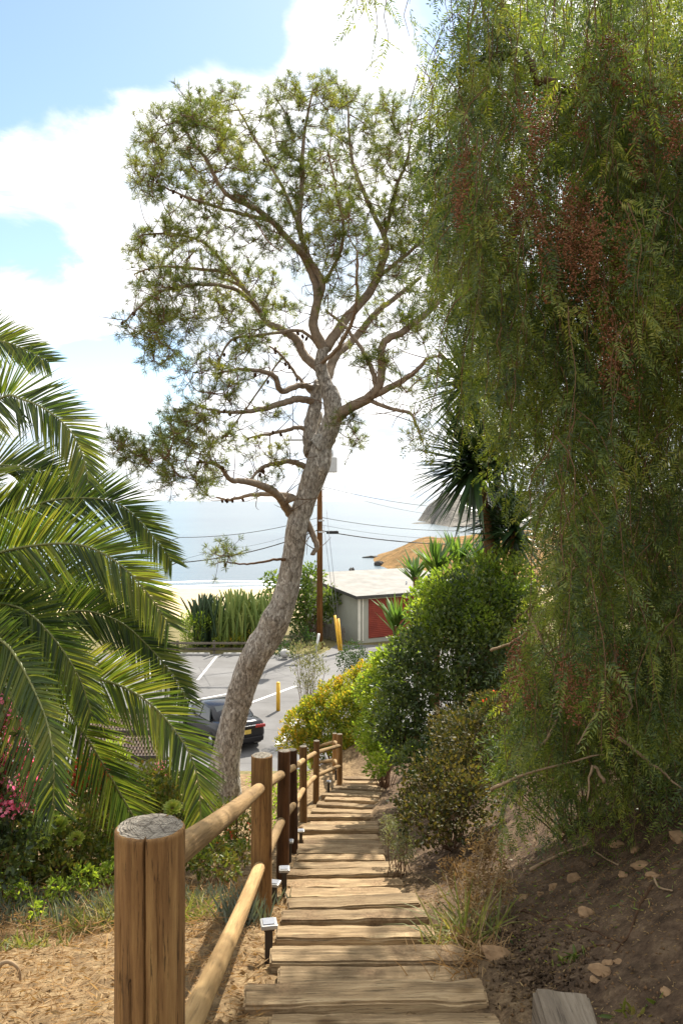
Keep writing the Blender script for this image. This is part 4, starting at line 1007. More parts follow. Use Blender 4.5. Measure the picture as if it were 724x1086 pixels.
for i, (px, py, Y, L, n_) in enumerate(heads):
    c = P(px, py, Y); q = spline([tuple(yroot - Vector((0, 0, .2))), tuple(yroot.lerp(c, .5) + Vector((.25-.1*i, .1, 0))), tuple(c)], 8)
    mb.tube([Vector(a) for a in q], list(np.linspace(.13, .06, len(q))), 10)
mb.build('stem', M['palmtrunk'], yucca)
for px, py, Y, L, n_ in heads:
    V, Q = blades_head(P(px, py, Y), n_, L, .085, 1, .15, .10); link('leaf_head', mesh_np('leaf_head', V, Q, M['yucca'], True), yucca)
def spiky(px, py, Y, L, n_, lab, mat='yucca_light', up=.9, W=.09):
    c = P(px, py, Y); g = gz(c.x, c.y); e = empty('sword_plant', (c.x, c.y, g), lab, 'plant', 'upright sword leaved plants among the shrubs')
    V, Q = blades_head(c, n_, L, W, 1, up, .1); link('foliage', mesh_np('foliage', V, Q, M[mat], True), e)
    MB().tube([Vector((c.x, c.y, g-.1)), Vector((c.x+.03, c.y, (g+c.z)/2)), c], [.07, .06, .05], 8).build('stem', M['palmtrunk'], e)
spiky(462, 604, 17, .75, 46, 'bright sword leaved plant standing left of the yucca, above the green shrub', up=1.3)
spiky(485, 600, 17.4, .8, 46, 'bright sword leaved plant directly below the yucca crown', up=1.3)
spiky(510, 603, 17, .7, 36, 'sword leaved plant half hidden behind the yucca leaves', up=1.2)
spiky(440, 612, 18.5, .6, 30, 'small sword leaved plant at the roof corner left of the others', up=1.3)
spiky(420, 664, 19, .72, 44, 'sword leaved plant leaning out in front of the red wall', up=1.2, W=.10)

# loose straw, leaf litter, clods, pebbles
def litter(name, n, xr, yr, mat, L, W, cond=None, lift=.012):
    x = rng.uniform(*xr, n); y = rng.uniform(*yr, n)
    if cond is not None: k = cond(x, y); x, y = x[k], y[k]; n = len(x)
    z = ground(x, y) + rng.uniform(.002, lift, n); T = rdir(n); T[:, 2] *= .28; T = unit(T); S = perp(T)
    V, Q = leaves(np.stack([x, y, z], 1), T, S, rng.uniform(*L, n), rng.uniform(*W, n), DIAMOND)
    o = link(name, mesh_np(name, V, Q, M[mat])); o['kind'] = 'stuff'
# ------------------------------------------------------------------ GARDEN LEFT
shrub('bougainvillea', 'pink flowering bougainvillea under the palm fronds', 'flowering shrub',
      [(0, 790, 5.9, 44), (12, 835, 5.8, 40), (-40, 800, 6, 50), (2, 752, 6.0, 30), (25, 868, 5.9, 34), (-20, 870, 5.8, 40), (0, 910, 5.7, 32), (-45, 910, 5.7, 36)], 700, (.055, .6), 'bush_dark', nst=1, extra=[('blossom', 'pink', 620, .034, lambda B: (vnoise(B[:, 0]*5.5, B[:, 1]*5.5, B[:, 2]*5.5, 77) > .55) & (B[:, 1] < 5.95) & (B[:, 2] > -2.2))])
shrub('jade_shrub', 'rounded green and bronze jade plant behind the nearest fence post', 'succulent',
      [(150, 850, 8.2, 38), (120, 870, 8.0, 34), (180, 860, 8.1, 30), (140, 890, 7.7, 34), (105, 845, 8.6, 28), (170, 835, 8.6, 26), (120, 915, 7.2, 26), (200, 895, 7.8, 28), (160, 910, 7.2, 24)], 1000, (.048, .6), 'jade')
shrub('jade_shrub', 'sprawling green jade plant full of pale rosettes under the palm', 'succulent',
      [(40, 890, 6.9, 40), (0, 900, 6.8, 40), (75, 900, 6.9, 34), (20, 870, 7.3, 34), (-40, 890, 7, 40), (95, 880, 7.2, 26), (15, 930, 6.5, 30), (65, 928, 6.5, 26), (-30, 930, 6.5, 34), (100, 915, 6.8, 24)], 1100, (.046, .58), 'jade')
shrub('flowering_succulent', 'orange red flowering succulent behind the drooping palm frond tip', 'flowering plant',
      [(92, 822, 7.9, 20), (110, 820, 8.0, 14), (78, 834, 7.8, 15), (38, 842, 7.2, 10)], 700, (.05, .5), 'jade', extra=[('blossom', 'red', 240, .034, lambda B: B[:, 2] > -2.95)])
shrub('flowering_shrub', 'green shrub with a few magenta blossoms against the pine trunk', 'flowering plant',
      [(172, 822, 11.5, 16), (205, 850, 10.5, 20), (225, 862, 10, 16), (190, 838, 11, 18)], 420, (.06, .5), 'bush_dark', extra=[('blossom', 'pink', 18, .05, lambda B: B[:, 0] < -2.35)])
shrub('shrub', 'mixed green and coral tinted low plants behind the upper rail', 'ground plant',
      [(242, 862, 9.6, 16), (255, 885, 8.6, 18), (238, 890, 8.4, 18), (262, 858, 10, 12), (225, 905, 7.8, 16), (205, 885, 8.6, 18)], 800, (.045, .5), 'jade', extra=[('blossom', 'red', 30, .028, lambda B: B[:, 2] > -3.75)])
shrub('shrub', 'green ground plants seen between the farther fence posts', 'ground plant',
      [(290, 850, 12.5, 14), (304, 838, 14, 12), (318, 828, 15.5, 10), (283, 872, 11, 14), (278, 830, 15, 16), (322, 815, 18.6, 9)], 420, (.055, .5), 'bush_green', base=(-1.2, 13))
shrub('shrub', 'tall wispy green plant in front of the pale screen beyond the garden', 'shrub',
      [(118, 792, 12.5, 14), (108, 805, 12.3, 13), (128, 805, 12.3, 11), (100, 815, 12.2, 12)], 330, (.075, .22), 'bush_green', shell=.8, upb=1)
shrub('trailing_plant', 'low bright green trailing plants among the blue finger succulents under the palm', 'ground plant',
      [(20, 950, 5.9, 15), (60, 945, 6.0, 14), (90, 932, 6.2, 16), (-10, 945, 6, 16), (40, 965, 5.6, 10), (118, 925, 6.4, 14)], 1300, (.04, .5), 'bush_green', jit=1)
shrub('trailing_plant', 'low olive trailing plants behind the near rails between first and second post', 'ground plant',
      [(215, 915, 6.9, 15), (240, 920, 6.6, 14), (255, 905, 7.2, 14), (228, 900, 7.4, 14)], 1300, (.042, .55), 'jade', jit=1)
def rosette(px, py, Y, r, lab):
    Y += .22; r *= 1.15; c = P(px, py, Y); e = empty('rosette', (c.x, c.y, gz(c.x, c.y)), lab, 'succulent', 'pale green rosettes in the flower bed')
    n = 46; k = np.arange(n); a = k*2.39996; t = (k/n)**.6
    ax = unit(np.array([[rng.normal()*.3, -.55, .9]]))[0]; u = unit(np.cross(ax, [1, 0, 0.])[None])[0]; w = np.cross(ax, u)
    rad = np.cos(a)[:, None]*u + np.sin(a)[:, None]*w; T = unit(rad*(.25+t[:, None]) + ax*(1.05-t)[:, None]); S = unit(np.cross(ax, rad))
    V, Q = leaves(np.array(c) + rad*.02, T, S, r*(.45+.6*t), r*.5, FOLD); link('foliage', mesh_np('foliage', V, Q, M['aeonium'], True), e)
    MB().tube([Vector((c.x, c.y+.12, gz(c.x, c.y+.12)-.05)), Vector((c.x, c.y+.07, c.z-.12)), c], [.011, .009, .009], 6).build('stem', M['twig'], e)
for a in ((62, 876, 6.55, .075, 'largest pale yellow green rosette under the drooping frond tip'), (80, 890, 6.5, .06, 'pale rosette just right of the largest rosette'), (46, 893, 6.45, .055, 'small pale rosette low on the left of the largest rosette'),
          (183, 857, 7.6, .075, 'lemon green rosette just behind the top of the nearest post'), (178, 852, 7.8, .05, 'small rosette touching the lemon green one behind the nearest post'), (250, 862, 8.2, .06, 'yellow green rosette beside the upper rail and second post'),
          (30, 905, 6.4, .05, 'small pale rosette above the blue finger plants at left'), (110, 868, 7.2, .05, 'pinkish rosette in the jade plant left of the nearest post'), (60, 848, 7.3, .045, 'yellowish rosette below the orange red flowers')):
    rosette(*a)
def fingers(px, py, Y, w, n, lab, mat='bluefinger', L=.13, W=.013, spread=.5, up=1.0, cat_='succulent', group='blue finger plants on the straw ground', name='finger_plant', droop=.05):
    c = P(px, py, Y); x = c.x + rng.normal(size=n)*w; y = c.y + rng.normal(size=n)*w*.8; z = ground(x, y)
    e = empty(name, (c.x, c.y, gz(c.x, c.y)), lab, cat_, group)
    T = unit(rdir(n)*spread + np.array([0, 0, up])); V, Q = strips(np.stack([x, y, z-.01], 1), T, perp(T), L*rng.uniform(.6, 1.3, n), W, droop*rng.uniform(0, 2, n), .3, (0, .3, .7, 1), (.8, 1, .9, .1))
    link('foliage', mesh_np('foliage', V, Q, M[mat], True), e); return e
fingers(45, 925, 5.9, .26, 420, 'wide patch of blue grey finger succulents under the rosette filled jade plant')
fingers(108, 935, 5.9, .22, 340, 'patch of blue grey finger succulents left of the nearest post')
fingers(225, 935, 6.2, .24, 360, 'patch of blue grey finger succulents below the upper rail', L=.15)
fingers(258, 960, 5.3, .07, 150, 'narrow tuft of blue grey fingers at the foot of the second post', L=.2)
fingers(-20, 930, 5.9, .2, 350, 'blue grey finger succulents at the far left edge')
fingers(95, 955, 5.45, .12, 170, 'long arching grass tuft between blue finger plants and nearest post', 'grass', .34, .009, .8, .9, 'grass tuft', None, 'grass_tuft', .45)
fingers(128, 940, 5.6, .07, 110, 'grass tuft touching the left side of the nearest post', 'grass', .33, .009, .7, 1, 'grass tuft', None, 'grass_tuft', .4)
fingers(205, 955, 5.5, .12, 140, 'grass tuft growing between the two rails near the post', 'grass', .28, .008, .8, 1, 'grass tuft', None, 'grass_tuft', .4)
fingers(30, 985, 4.75, .10, 120, 'short green weed on the straw ground at the left', 'grass', .11, .012, .9, .8, 'weed', None, 'weed', .2)
litter('dry_thatch', 5200, (-3.4, -.7), (5.0, 7.0), 'drygrass', (.06, .20), (.004, .008), lambda x, y: (rng.random(len(x)) < .8), .09)
# weeds on the right
fingers(478, 985, 4.35, .09, 150, 'long green grass tuft hanging over the edge of the nearer steps', 'grass', .44, .011, .75, .9, 'grass tuft', None, 'grass_tuft', .6)
fingers(495, 940, 4.9, .10, 110, 'dry and green grass tuft on the bank below the pepper tree', 'grass', .36, .009, .9, .9, 'grass tuft', None, 'grass_tuft', .5)
fingers(470, 1025, 3.9, .09, 150, 'dry straw coloured grass at the bank end of the nearest step', 'drygrass', .26, .006, 1, .7, 'grass tuft', None, 'grass_tuft', .5)
fingers(500, 1010, 4.0, .10, 150, 'dry grass clump on the crumbling dirt edge beside the steps', 'drygrass', .24, .006, 1, .7, 'grass tuft', None, 'grass_tuft', .5)
fingers(605, 1000, 3.55, .05, 60, 'small green weed in the bare dirt of the bank', 'jade', .07, .016, 1.2, .5, 'weed', None, 'weed', .2)
fingers(672, 1058, 2.95, .04, 30, 'tiny green seedling in the dirt near the lower right corner', 'jade', .06, .014, 1.3, .5, 'weed', None, 'weed', .2)
shrub('dry_shrub', 'tangled dry brown weed on the bank between grass tufts and pepper tree', 'dry weed',
      [(515, 905, 5.0, 26), (500, 935, 4.8, 22), (482, 925, 5.1, 18), (530, 940, 4.7, 18), (500, 960, 4.5, 16), (490, 1000, 4.2, 18), (510, 1020, 4.0, 16)], 2600, (.030, .30), 'drybrown', shell=.95, stem='deadtwig', nst=5, jit=1.2)
# curved dead stem, far left
e = empty('dead_stem', tuple(P(10, 1040, 4.0)), 'curved dead grey brown stem on the straw at the lower left edge', 'dead stem'); mb = MB()
for seq in ([(-12, 1062, 4.0), (-4, 1030, 3.98), (8, 1020, 3.97), (20, 1028, 3.97), (22, 1045, 3.98)], [(-8, 1068, 3.9), (5, 1052, 3.9), (18, 1056, 3.9), (24, 1066, 3.9)], [(-5, 1045, 4.05), (12, 1062, 3.95), (40, 1068, 3.9)]):
    q = spline([tuple(P(*s)) for s in seq], 6); mb.tube([Vector(a) for a in q], list(np.linspace(.014, .006, len(q))), 7)
mb.build('stem', M['deadtwig'], e)

offp = lambda x, y: (x < xc(y)-HALF+.02)
litter('straw_litter', 21000, (-3.6, -.2), (2.4, 7.5), 'drygrass', (.03, .13), (.003, .007), offp)
litter('fallen_leaves', 7000, (-3.6, -.2), (2.4, 8), 'drybrown', (.015, .05), (.006, .02), offp)
onp = lambda x, y: (np.abs(x-xc(y)) < HALF+.35) & (rng.random(len(x)) < .25 + .75*(np.abs(x-xc(y)) > HALF-.1))
litter('step_debris', 5200, (-1, 1.3), (2.6, 12), 'drybrown', (.01, .04), (.004, .013), onp, .02)
litter('bank_litter', 11000, (.6, 3), (2.2, 7), 'drybrown', (.006, .028), (.002, .008), lambda x, y: (x > xc(y)+HALF+.05))
litter('bank_green_litter', 1300, (.8, 3), (3.6, 6.5), 'pepper', (.02, .05), (.005, .01), lambda x, y: (x > xc(y)+HALF+.2), .03)
def lump(r, seed, flat=.6):
    bm = bmesh.new(); bmesh.ops.create_icosphere(bm, subdivisions=2, radius=1)
    for v in bm.verts:
        k = 1 + .95*float(fbm(v.co.x*1.3+seed*3.7, v.co.y*1.3, v.co.z*1.3, 3)); v.co = Vector((v.co.x*r*k*1.25, v.co.y*r*k, v.co.z*r*k*flat))
    me = bpy.data.meshes.new('stone'); bm.to_mesh(me); bm.free()
    return me
def on_ground(px, py, Y0=3.0):
    Y = Y0
    for _ in range(40):
        x = PX(px, Y); z = gz(x, Y); d = PZ(py, Y); Y += (d - z)*.8
    return PX(px, Y), Y
STN = [(656, 897, .050, 'largest tan stone at the top of the dirt bank under the pepper tree'), (674, 902, .028, 'tan stone just right of the largest stone on the bank'), (682, 919, .045, 'flat angular tan slab on the upper dirt bank'), (722, 889, .05, 'tan stone at the right edge of the picture on the bank'), (693, 930, .035, 'thin tan stone lying below the flat slab'), (608, 932, .036, 'brown stone standing alone in the middle of the dirt bank'), (585, 941, .026, 'pale oval pebble on the dirt bank'),
       (573, 948, .022, 'small pinkish pebble just left of the pale oval pebble'), (636, 1030, .034, 'tan stone in the bare dirt above the grey timber'), (644, 1022, .020, 'grey pebble touching the stone above the grey timber'), (655, 1021, .018, 'reddish pebble right of the grey pebble'), (660, 929, .022, 'small pale pebble below the tan slab'), (555, 953, .03, 'brown stone half sunk in the left part of the bank'), (630, 1040, .02, 'reddish chip beside the tan stone near the timber'), (707, 1053, .018, 'small pink pebble near the lower right corner'), (527, 1015, .06, 'rounded tan rock at the crumbling dirt edge right of the steps'), (321, 878, .06, 'pale whitish stone beside the path light at the fourth post'), (620, 969, .035, 'crumbly brown clod in the middle of the bank')]
for i, (px, py, r, lab) in enumerate(STN):
    x, y = on_ground(px, py, 3.5 if px > 400 else 10.5); me = lump(r, i); set_mats(me, M['stone'])
    o = link('stone', me); o.location = (x, y, gz(x, y)+r*.12); o.rotation_euler = (rng.uniform(-.3, .3), rng.uniform(-.3, .3), rng.uniform(0, 6)); tag(o, lab, 'stone')
C = []
x = rng.uniform(.55, 2.6, 1500); y = rng.uniform(2.2, 6, 1500); kk = x > xc(y)+HALF+.03; x, y = x[kk], y[kk]
V, Q = octa(np.stack([x, y, ground(x, y)+.002], 1), rng.uniform(.003, .013, len(x))*rng.uniform(.5, 1, len(x))); V = V + rng.normal(size=V.shape)*.0015
o = link('gravel', mesh_np('gravel', V, Q, M['clod'])); o['kind'] = 'stuff'
x = rng.normal(.86, .10, 900); y = rng.uniform(3.2, 4.6, 900); V, Q = octa(np.stack([x, y, ground(x, y)+.004], 1), rng.uniform(.004, .012, 900)); V = V + rng.normal(size=V.shape)*.005
o = link('soil_crumbs', mesh_np('soil_crumbs', V, Q, M['soil'], False)); o['kind'] = 'stuff'
for lab, seq in (('crooked fallen branch lying across the upper dirt bank', [(562, 925, 0), (580, 915, 0), (602, 905, 0), (625, 897, 0)]), ('thin pale twig pointing down the middle of the bank', [(628, 903, 0), (640, 912, 0), (655, 920, 0)]), ('short curved twig at the right of the bank', [(693, 934, 0), (698, 944, 0), (712, 948, 0)])):
    w = []
    for px, py, _ in seq: xx, yy = on_ground(px, py, 4); w.append((xx, yy, gz(xx, yy)+.015))
    q = spline(w, 5); o = MB().tube([Vector(a) for a in q], list(np.linspace(.016 if 'branch' in lab else .006, .004, len(q))), 6).build('fallen_twig', M['deadtwig']); tag(o, lab, 'twig')

for lab, r, seq in (('thin dark root crossing the bare dirt below the fallen branch', .010, [(548, 968), (585, 975), (622, 985), (660, 1004)]), ('short root poking from the soil above the grey timber', .008, [(600, 1018), (618, 1008), (640, 1003)]), ('long root running down the bank under the flat tan slab', .009, [(690, 940), (676, 965), (668, 990), (650, 1012)])):
    w = []
    for px, py in seq: xx, yy = on_ground(px, py, 4); w.append((xx, yy, gz(xx, yy)+.001))
    q = spline(w, 7); q[:, 2] = ground(q[:, 0], q[:, 1]) + .003; o = MB().tube([Vector(a) for a in q], list(np.linspace(r, .003, len(q))), 7).build('root', M['twig_dark']); tag(o, lab, 'root')
# ------------------------------------------------------------------ PARKING LOT THINGS
def lot_fence():
    e = empty('lot_rail_fence', (PX(230, 47.4), 47.4, LOT), 'low grey two rail wooden fence along the far edge of the parking lot', 'fence')
    x0, x1 = -14.0, -3.2
    for x in np.arange(x0, x1+.1, 2.16): MB().box((x, 47.4, LOT+.33), (.14, .14, .76), bev=.01).build('post', M['greyrail'], e)
    for z in (.58, .24): MB().box(((x0+x1)/2, 47.31, LOT+z), (x1-x0+.2, .045, .13), bev=.008).build('rail', M['greyrail'], e)
lot_fence()
for x, lab in ((-5.9, 'grey concrete wheel stop beside the pine trunk'), (-8.6, 'grey concrete wheel stop left of the white bay line'), (-11.3, 'grey concrete wheel stop farthest left behind the palm')):
    o = MB().box((x, 46.55, LOT+.075), (1.9, .18, .15), bev=.03).build('wheel_stop', M['concrete']); tag(o, lab, 'wheel stop')
def bollard():
    p = P(295, 754.5, 34.3); e = empty('bollard', (p.x, p.y, LOT), 'slim yellow painted bollard at the edge of the lot beside the yellow shrub', 'bollard')
    MB().tube([(p.x, p.y, LOT-.05), (p.x, p.y, LOT+1.18)], [.085, .085], 18).build('tube', M['yellowpaint'], e)
    MB().ell((p.x, p.y, LOT+1.18), (.085, .085, .06), 18, 8).build('cap', M['yellowpaint'], e)
bollard()
o = MB().ell((PX(302, 45.5)+.0, 45.5, LOT+.32), (.28, .28, .26), 16, 10).build('boulder', M['concrete']); tag(o, 'pale rounded boulder at the lot edge beside the pine trunk', 'boulder')
for v in o.data.vertices: v.co += Vector(rng.normal(size=3))*.012

def building():
    A = Vector((1.08, 51.0, 0)); dx = Vector((.87, .5, 0)).normalized(); dy = Vector((-dx.y, dx.x, 0)); z0 = LOT - .35
    e = empty('flat_roofed_building', (A.x, A.y, LOT), 'low grey and red building with pale flat roof beyond the parking lot', 'building')
    L, W, h0, h1 = 9.5, 7.5, 3.0, 3.75
    def wpt(u, v, z): return A + dx*u + dy*v + Vector((0, 0, z))
    zt = lambda v: LOT + h0 + (h1-h0)*v/W - .12
    V = [wpt(0, 0, z0), wpt(L, 0, z0), wpt(L, W, z0), wpt(0, W, z0), wpt(0, 0, zt(0)), wpt(L, 0, zt(0)), wpt(L, W, zt(W)), wpt(0, W, zt(W))]
    mb = MB(); mb.add(V, [(0, 1, 5, 4), (1, 2, 6, 5), (2, 3, 7, 6), (3, 0, 4, 7)]); mb.build('wall', M['wallgrey'], e)
    rot = Matrix((dx, dy, Vector((0, 0, 1)))).transposed()
    o_ = .35; t = .10
    V = [wpt(-o_, -o_, zt(-o_)), wpt(L+o_, -o_, zt(-o_)), wpt(L+o_, W+o_, zt(W+o_)), wpt(-o_, W+o_, zt(W+o_))]; V += [v + Vector((0, 0, t)) for v in V]
    mb = MB(); mb.add(V, [(3, 2, 1, 0), (4, 5, 6, 7), (0, 1, 5, 4), (1, 2, 6, 5), (2, 3, 7, 6), (3, 0, 4, 7)]); rf = mb.build('roof', M['rooflight'], e)
    mb = MB(); f = .13; q = .02
    for a, b in (((-o_-q, -o_-q), (L+o_+q, -o_-q)), ((-o_-q, W+o_+q), (-o_-q, -o_-q))):
        p0, p1 = wpt(a[0], a[1], zt(a[1])-.07), wpt(b[0], b[1], zt(b[1])-.07); d = (p1-p0); nn = Vector((d.y, -d.x, 0)).normalized()*.02
        mb.add([p0-nn, p1-nn, p1+nn, p0+nn] + [v + Vector((0, 0, .20)) for v in (p0-nn, p1-nn, p1+nn, p0+nn)], [(3, 2, 1, 0), (4, 5, 6, 7), (0, 1, 5, 4), (1, 2, 6, 5), (2, 3, 7, 6), (3, 0, 4, 7)])
    mb.build('roof_edge', M['roofedge'], rf)
    mb = MB(); mb.box(wpt(L/2+.3, -.02, LOT+1.42), (L-.9, .04, 2.5), rot); mb.build('red_panel', M['wallred'], e)
    mb = MB(); mb.box(wpt(.03, -.03, LOT+1.45), (.16, .08, 2.85), rot); mb.box(wpt(.30, -.03, LOT+1.45), (.09, .07, 2.85), rot); mb.box(wpt(L/2+.3, -.03, LOT+2.76), (L-.8, .07, .14), rot); mb.build('trim', M['trimwhite'], e)
    mb = MB(); mb.tube([wpt(5.2, 2.2, zt(2.2)), wpt(5.2, 2.2, zt(2.2)+.35)], [.05, .05], 8); mb.build('roof_vent', M['steelgrey'], rf)
    mb = MB(); mb.box(wpt(-.03, 3.4, LOT+1.05), (.06, .95, 2.05), rot); mb.build('door', M['wallgrey'], e)
    # weathered picket fence in front of the left wall
    pf = empty('picket_fence', wpt(-1.2, 3, LOT), 'short weathered picket fence in front of the grey wall behind the utility pole', 'fence')
    mb = MB()
    for k in range(34): mb.box(wpt(-1.0-.02*math.sin(k), .1+k*.16, LOT+.48+.06*math.sin(k*2.7)), (.03, .10, 1.0+.1*math.sin(k*1.9)), rot)
    mb.build('pickets', M['greyrail'], pf)
    mb = MB(); mb.box(wpt(-.95, 2.8, LOT+.7), (.04, 5.5, .08), rot); mb.build('rail', M['greyrail'], pf)
building()

def utility_pole():
    Y = 49.0; x = PX(339, Y); top = PZ(461, Y)
    e = empty('utility_pole', (x, Y, LOT), 'tall brown wooden utility pole standing right behind the pine trunk', 'utility pole')
    MB().tube([(x, Y, LOT-.3), (x, Y, -2), (x, Y, top)], [.20, .17, .14], 16).build('pole', M['polewood'], e)
    tb = MB().box((PX(352.5, Y), Y-.1, PZ(493, Y)), (.58, .5, .95), bev=.06).build('transformer', M['steelgrey'], e)
    MB().tube([(PX(352.5, Y), Y-.1, PZ(485, Y)), (PX(352.5, Y), Y-.1, PZ(477, Y))], [.06, .05], 8).build('bushing', M['steelgrey'], tb)
    MB().box((x-.5, Y-.2, PZ(467, Y)), (2.9, .12, .14), bev=.01).build('crossarm', M['steelgrey'], e)
    for k in (-1.75, -1.0, .7):
        MB().tube([(x+k, Y-.2, PZ(467, Y)+.05), (x+k, Y-.2, PZ(467, Y)+.3)], [.05, .035], 8).build('insulator', M['steelgrey'], e)
    mb = MB()
    for py in (519, 552, 564): mb.box((x+.1, Y-.19, PZ(py, Y)), (.35, .1, .1), bev=.01)
    mb.build('bracket', M['steelgrey'], e)
    o = MB().tube([P(334.5, 693, 46.5), P(338.2, 672, 46.5)], [.07, .07], 10).build('white_guard', M['paint']); tag(o, 'white slanted guard pole leaning against the foot of the utility pole', 'guard pole')
    def wire(lab, seq, r, sag=.0, mat='cable', nm='cable'):
        A = [P(*s) for s in seq]; pts = []
        for i in range(len(A)-1):
            for k in range(12): t = k/12; pts.append(A[i].lerp(A[i+1], t) - Vector((0, 0, sag*4*t*(1-t))))
        pts.append(A[-1]); o = MB().tube(pts, r, 6).build(nm, M[mat]); tag(o, lab, 'cable'); return o
    wire('thick black cable running right from the pole past the splice box', [(342, 563, Y), (500, 577, Y+8), (640, 582, Y+16)], .034, .25)
    wire('thin upper cable leaving the pole to the right above the horizon', [(342, 516, Y), (457, 537, Y+8), (640, 560, Y+20)], .016, .15)
    wire('thin cable running right just above the thick black cable', [(342, 549, Y), (484, 563, Y+8), (640, 574, Y+18)], .018, .2)
    wire('second thin cable drooping right below the upper cable', [(342, 517, Y), (440, 543, Y+9), (640, 571, Y+24)], .011, .15)
    wire('thin faint cable low over the headland reaching right', [(342, 557, Y), (500, 572, Y+10), (640, 578, Y+18)], .010, .25)
    wire('thick black cable sloping left from the pole toward the palm', [(337, 562, Y), (187, 597, Y-6), (60, 625, Y-11)], .030, .35)
    wire('thin cable sloping gently left from the pole over the sea', [(337, 549, Y), (191, 570, Y-4), (60, 586, Y-8)], .017, .3)
    wire('faint thin cable between the two left cables', [(337, 556, Y), (230, 583, Y-5), (60, 612, Y-9)], .008, .3)
    wire('faint high wire crossing the sky at the crossarm', [(-40, 470, 58), (315, 466, Y), (339, 466, Y)], .010, .3, 'wire')
    wire('faint high wire running right from the crossarm', [(339, 466, Y), (460, 478, 56), (640, 492, 66)], .010, .3, 'wire')
    wire('service wire looping down from the transformer box', [(352, 499, Y), (365, 512, Y), (368, 528, Y-.3), (342, 516, Y)], .008, .1, 'wire')
    o = MB().box(P(352.5, 564.6, Y+.4), (.75, .22, .2), bev=.06).build('splice_box', M['cable']); tag(o, 'black splice box hanging on the thick cable right of the pole', 'splice box')
    for i, (a, b, lab) in enumerate((((346, 540), (362.5, 691), 'guy wire with yellow guard, right one of the pair at the lot edge'), ((343, 555), (360, 691), 'guy wire with yellow guard, left one of the pair at the lot edge'))):
        ya = Y; yb = 47.3; p0, p1 = P(a[0], a[1], ya), P(b[0], b[1], yb); p1.z = LOT - .02
        g = empty('guy_wire', p1, lab, 'guy wire', 'guyed wires with yellow guards'); MB().tube([p0, p1], [.013, .013], 6).build('wire', M['wire'], g)
        u = (p0-p1).normalized(); MB().tube([p1 + u*.15, p1 + u*(2.05 + .2*i)], [.075, .075], 12).build('guard', M['yellowpaint'], g)
utility_pole()

# pale screen panels beyond the flower bed
def screen():
    Y = 21.0; e = empty('lattice_screen', (PX(130, Y), Y, -7.2), 'pale perforated screen with dark rails seen beyond the jade plant', 'screen')
    x0, x1 = PX(84, Y), PX(172, Y); rows = [PZ(753, Y), PZ(777, Y), PZ(804, Y)]
    for z in rows: MB().box(((x0+x1)/2, Y, z), (x1-x0, .12, .11), bev=.01).build('rail', M['darkrail'], e)
    for x in (x0, x1): MB().box((x, Y, -6.45), (.1, .1, 2.0), bev=.01).build('post', M['darkrail'], e)
    MB().box(((x0+x1)/2, Y, (rows[2]-7.4)/2-.03), (x1-x0-.1, .06, rows[2]+7.4-.1)).build('base_board', M['concrete'], e)
    for zt_, zb in ((rows[0], rows[1]), (rows[1], rows[2])):
        mb = MB(); zt2, zb2 = zt_-.05, zb+.05; h = zt2-zb2; nr = 7; nc = int((x1-x0)/.088)
        for r in range(nr):
            z = zb2 + h*(r+.5)/nr
            for c in range(nc):
                x = x0 + .06 + (c + .5*(r % 2))*.088
                if x > x1-.06: continue
                mb.box((x, Y, z), (.052, .05, h/nr*.66), bev=.008)
        for r in range(nr+1): mb.box(((x0+x1)/2, Y+.015, zb2+h*r/nr), (x1-x0-.1, .018, .012))
        mb.build('panel', M['lattice'], e)
        MB().box(((x0+x1)/2, Y+.10, (zt2+zb2)/2), (x1-x0-.1, .02, h)).build('backing', M['darkrail'], e)
screen()

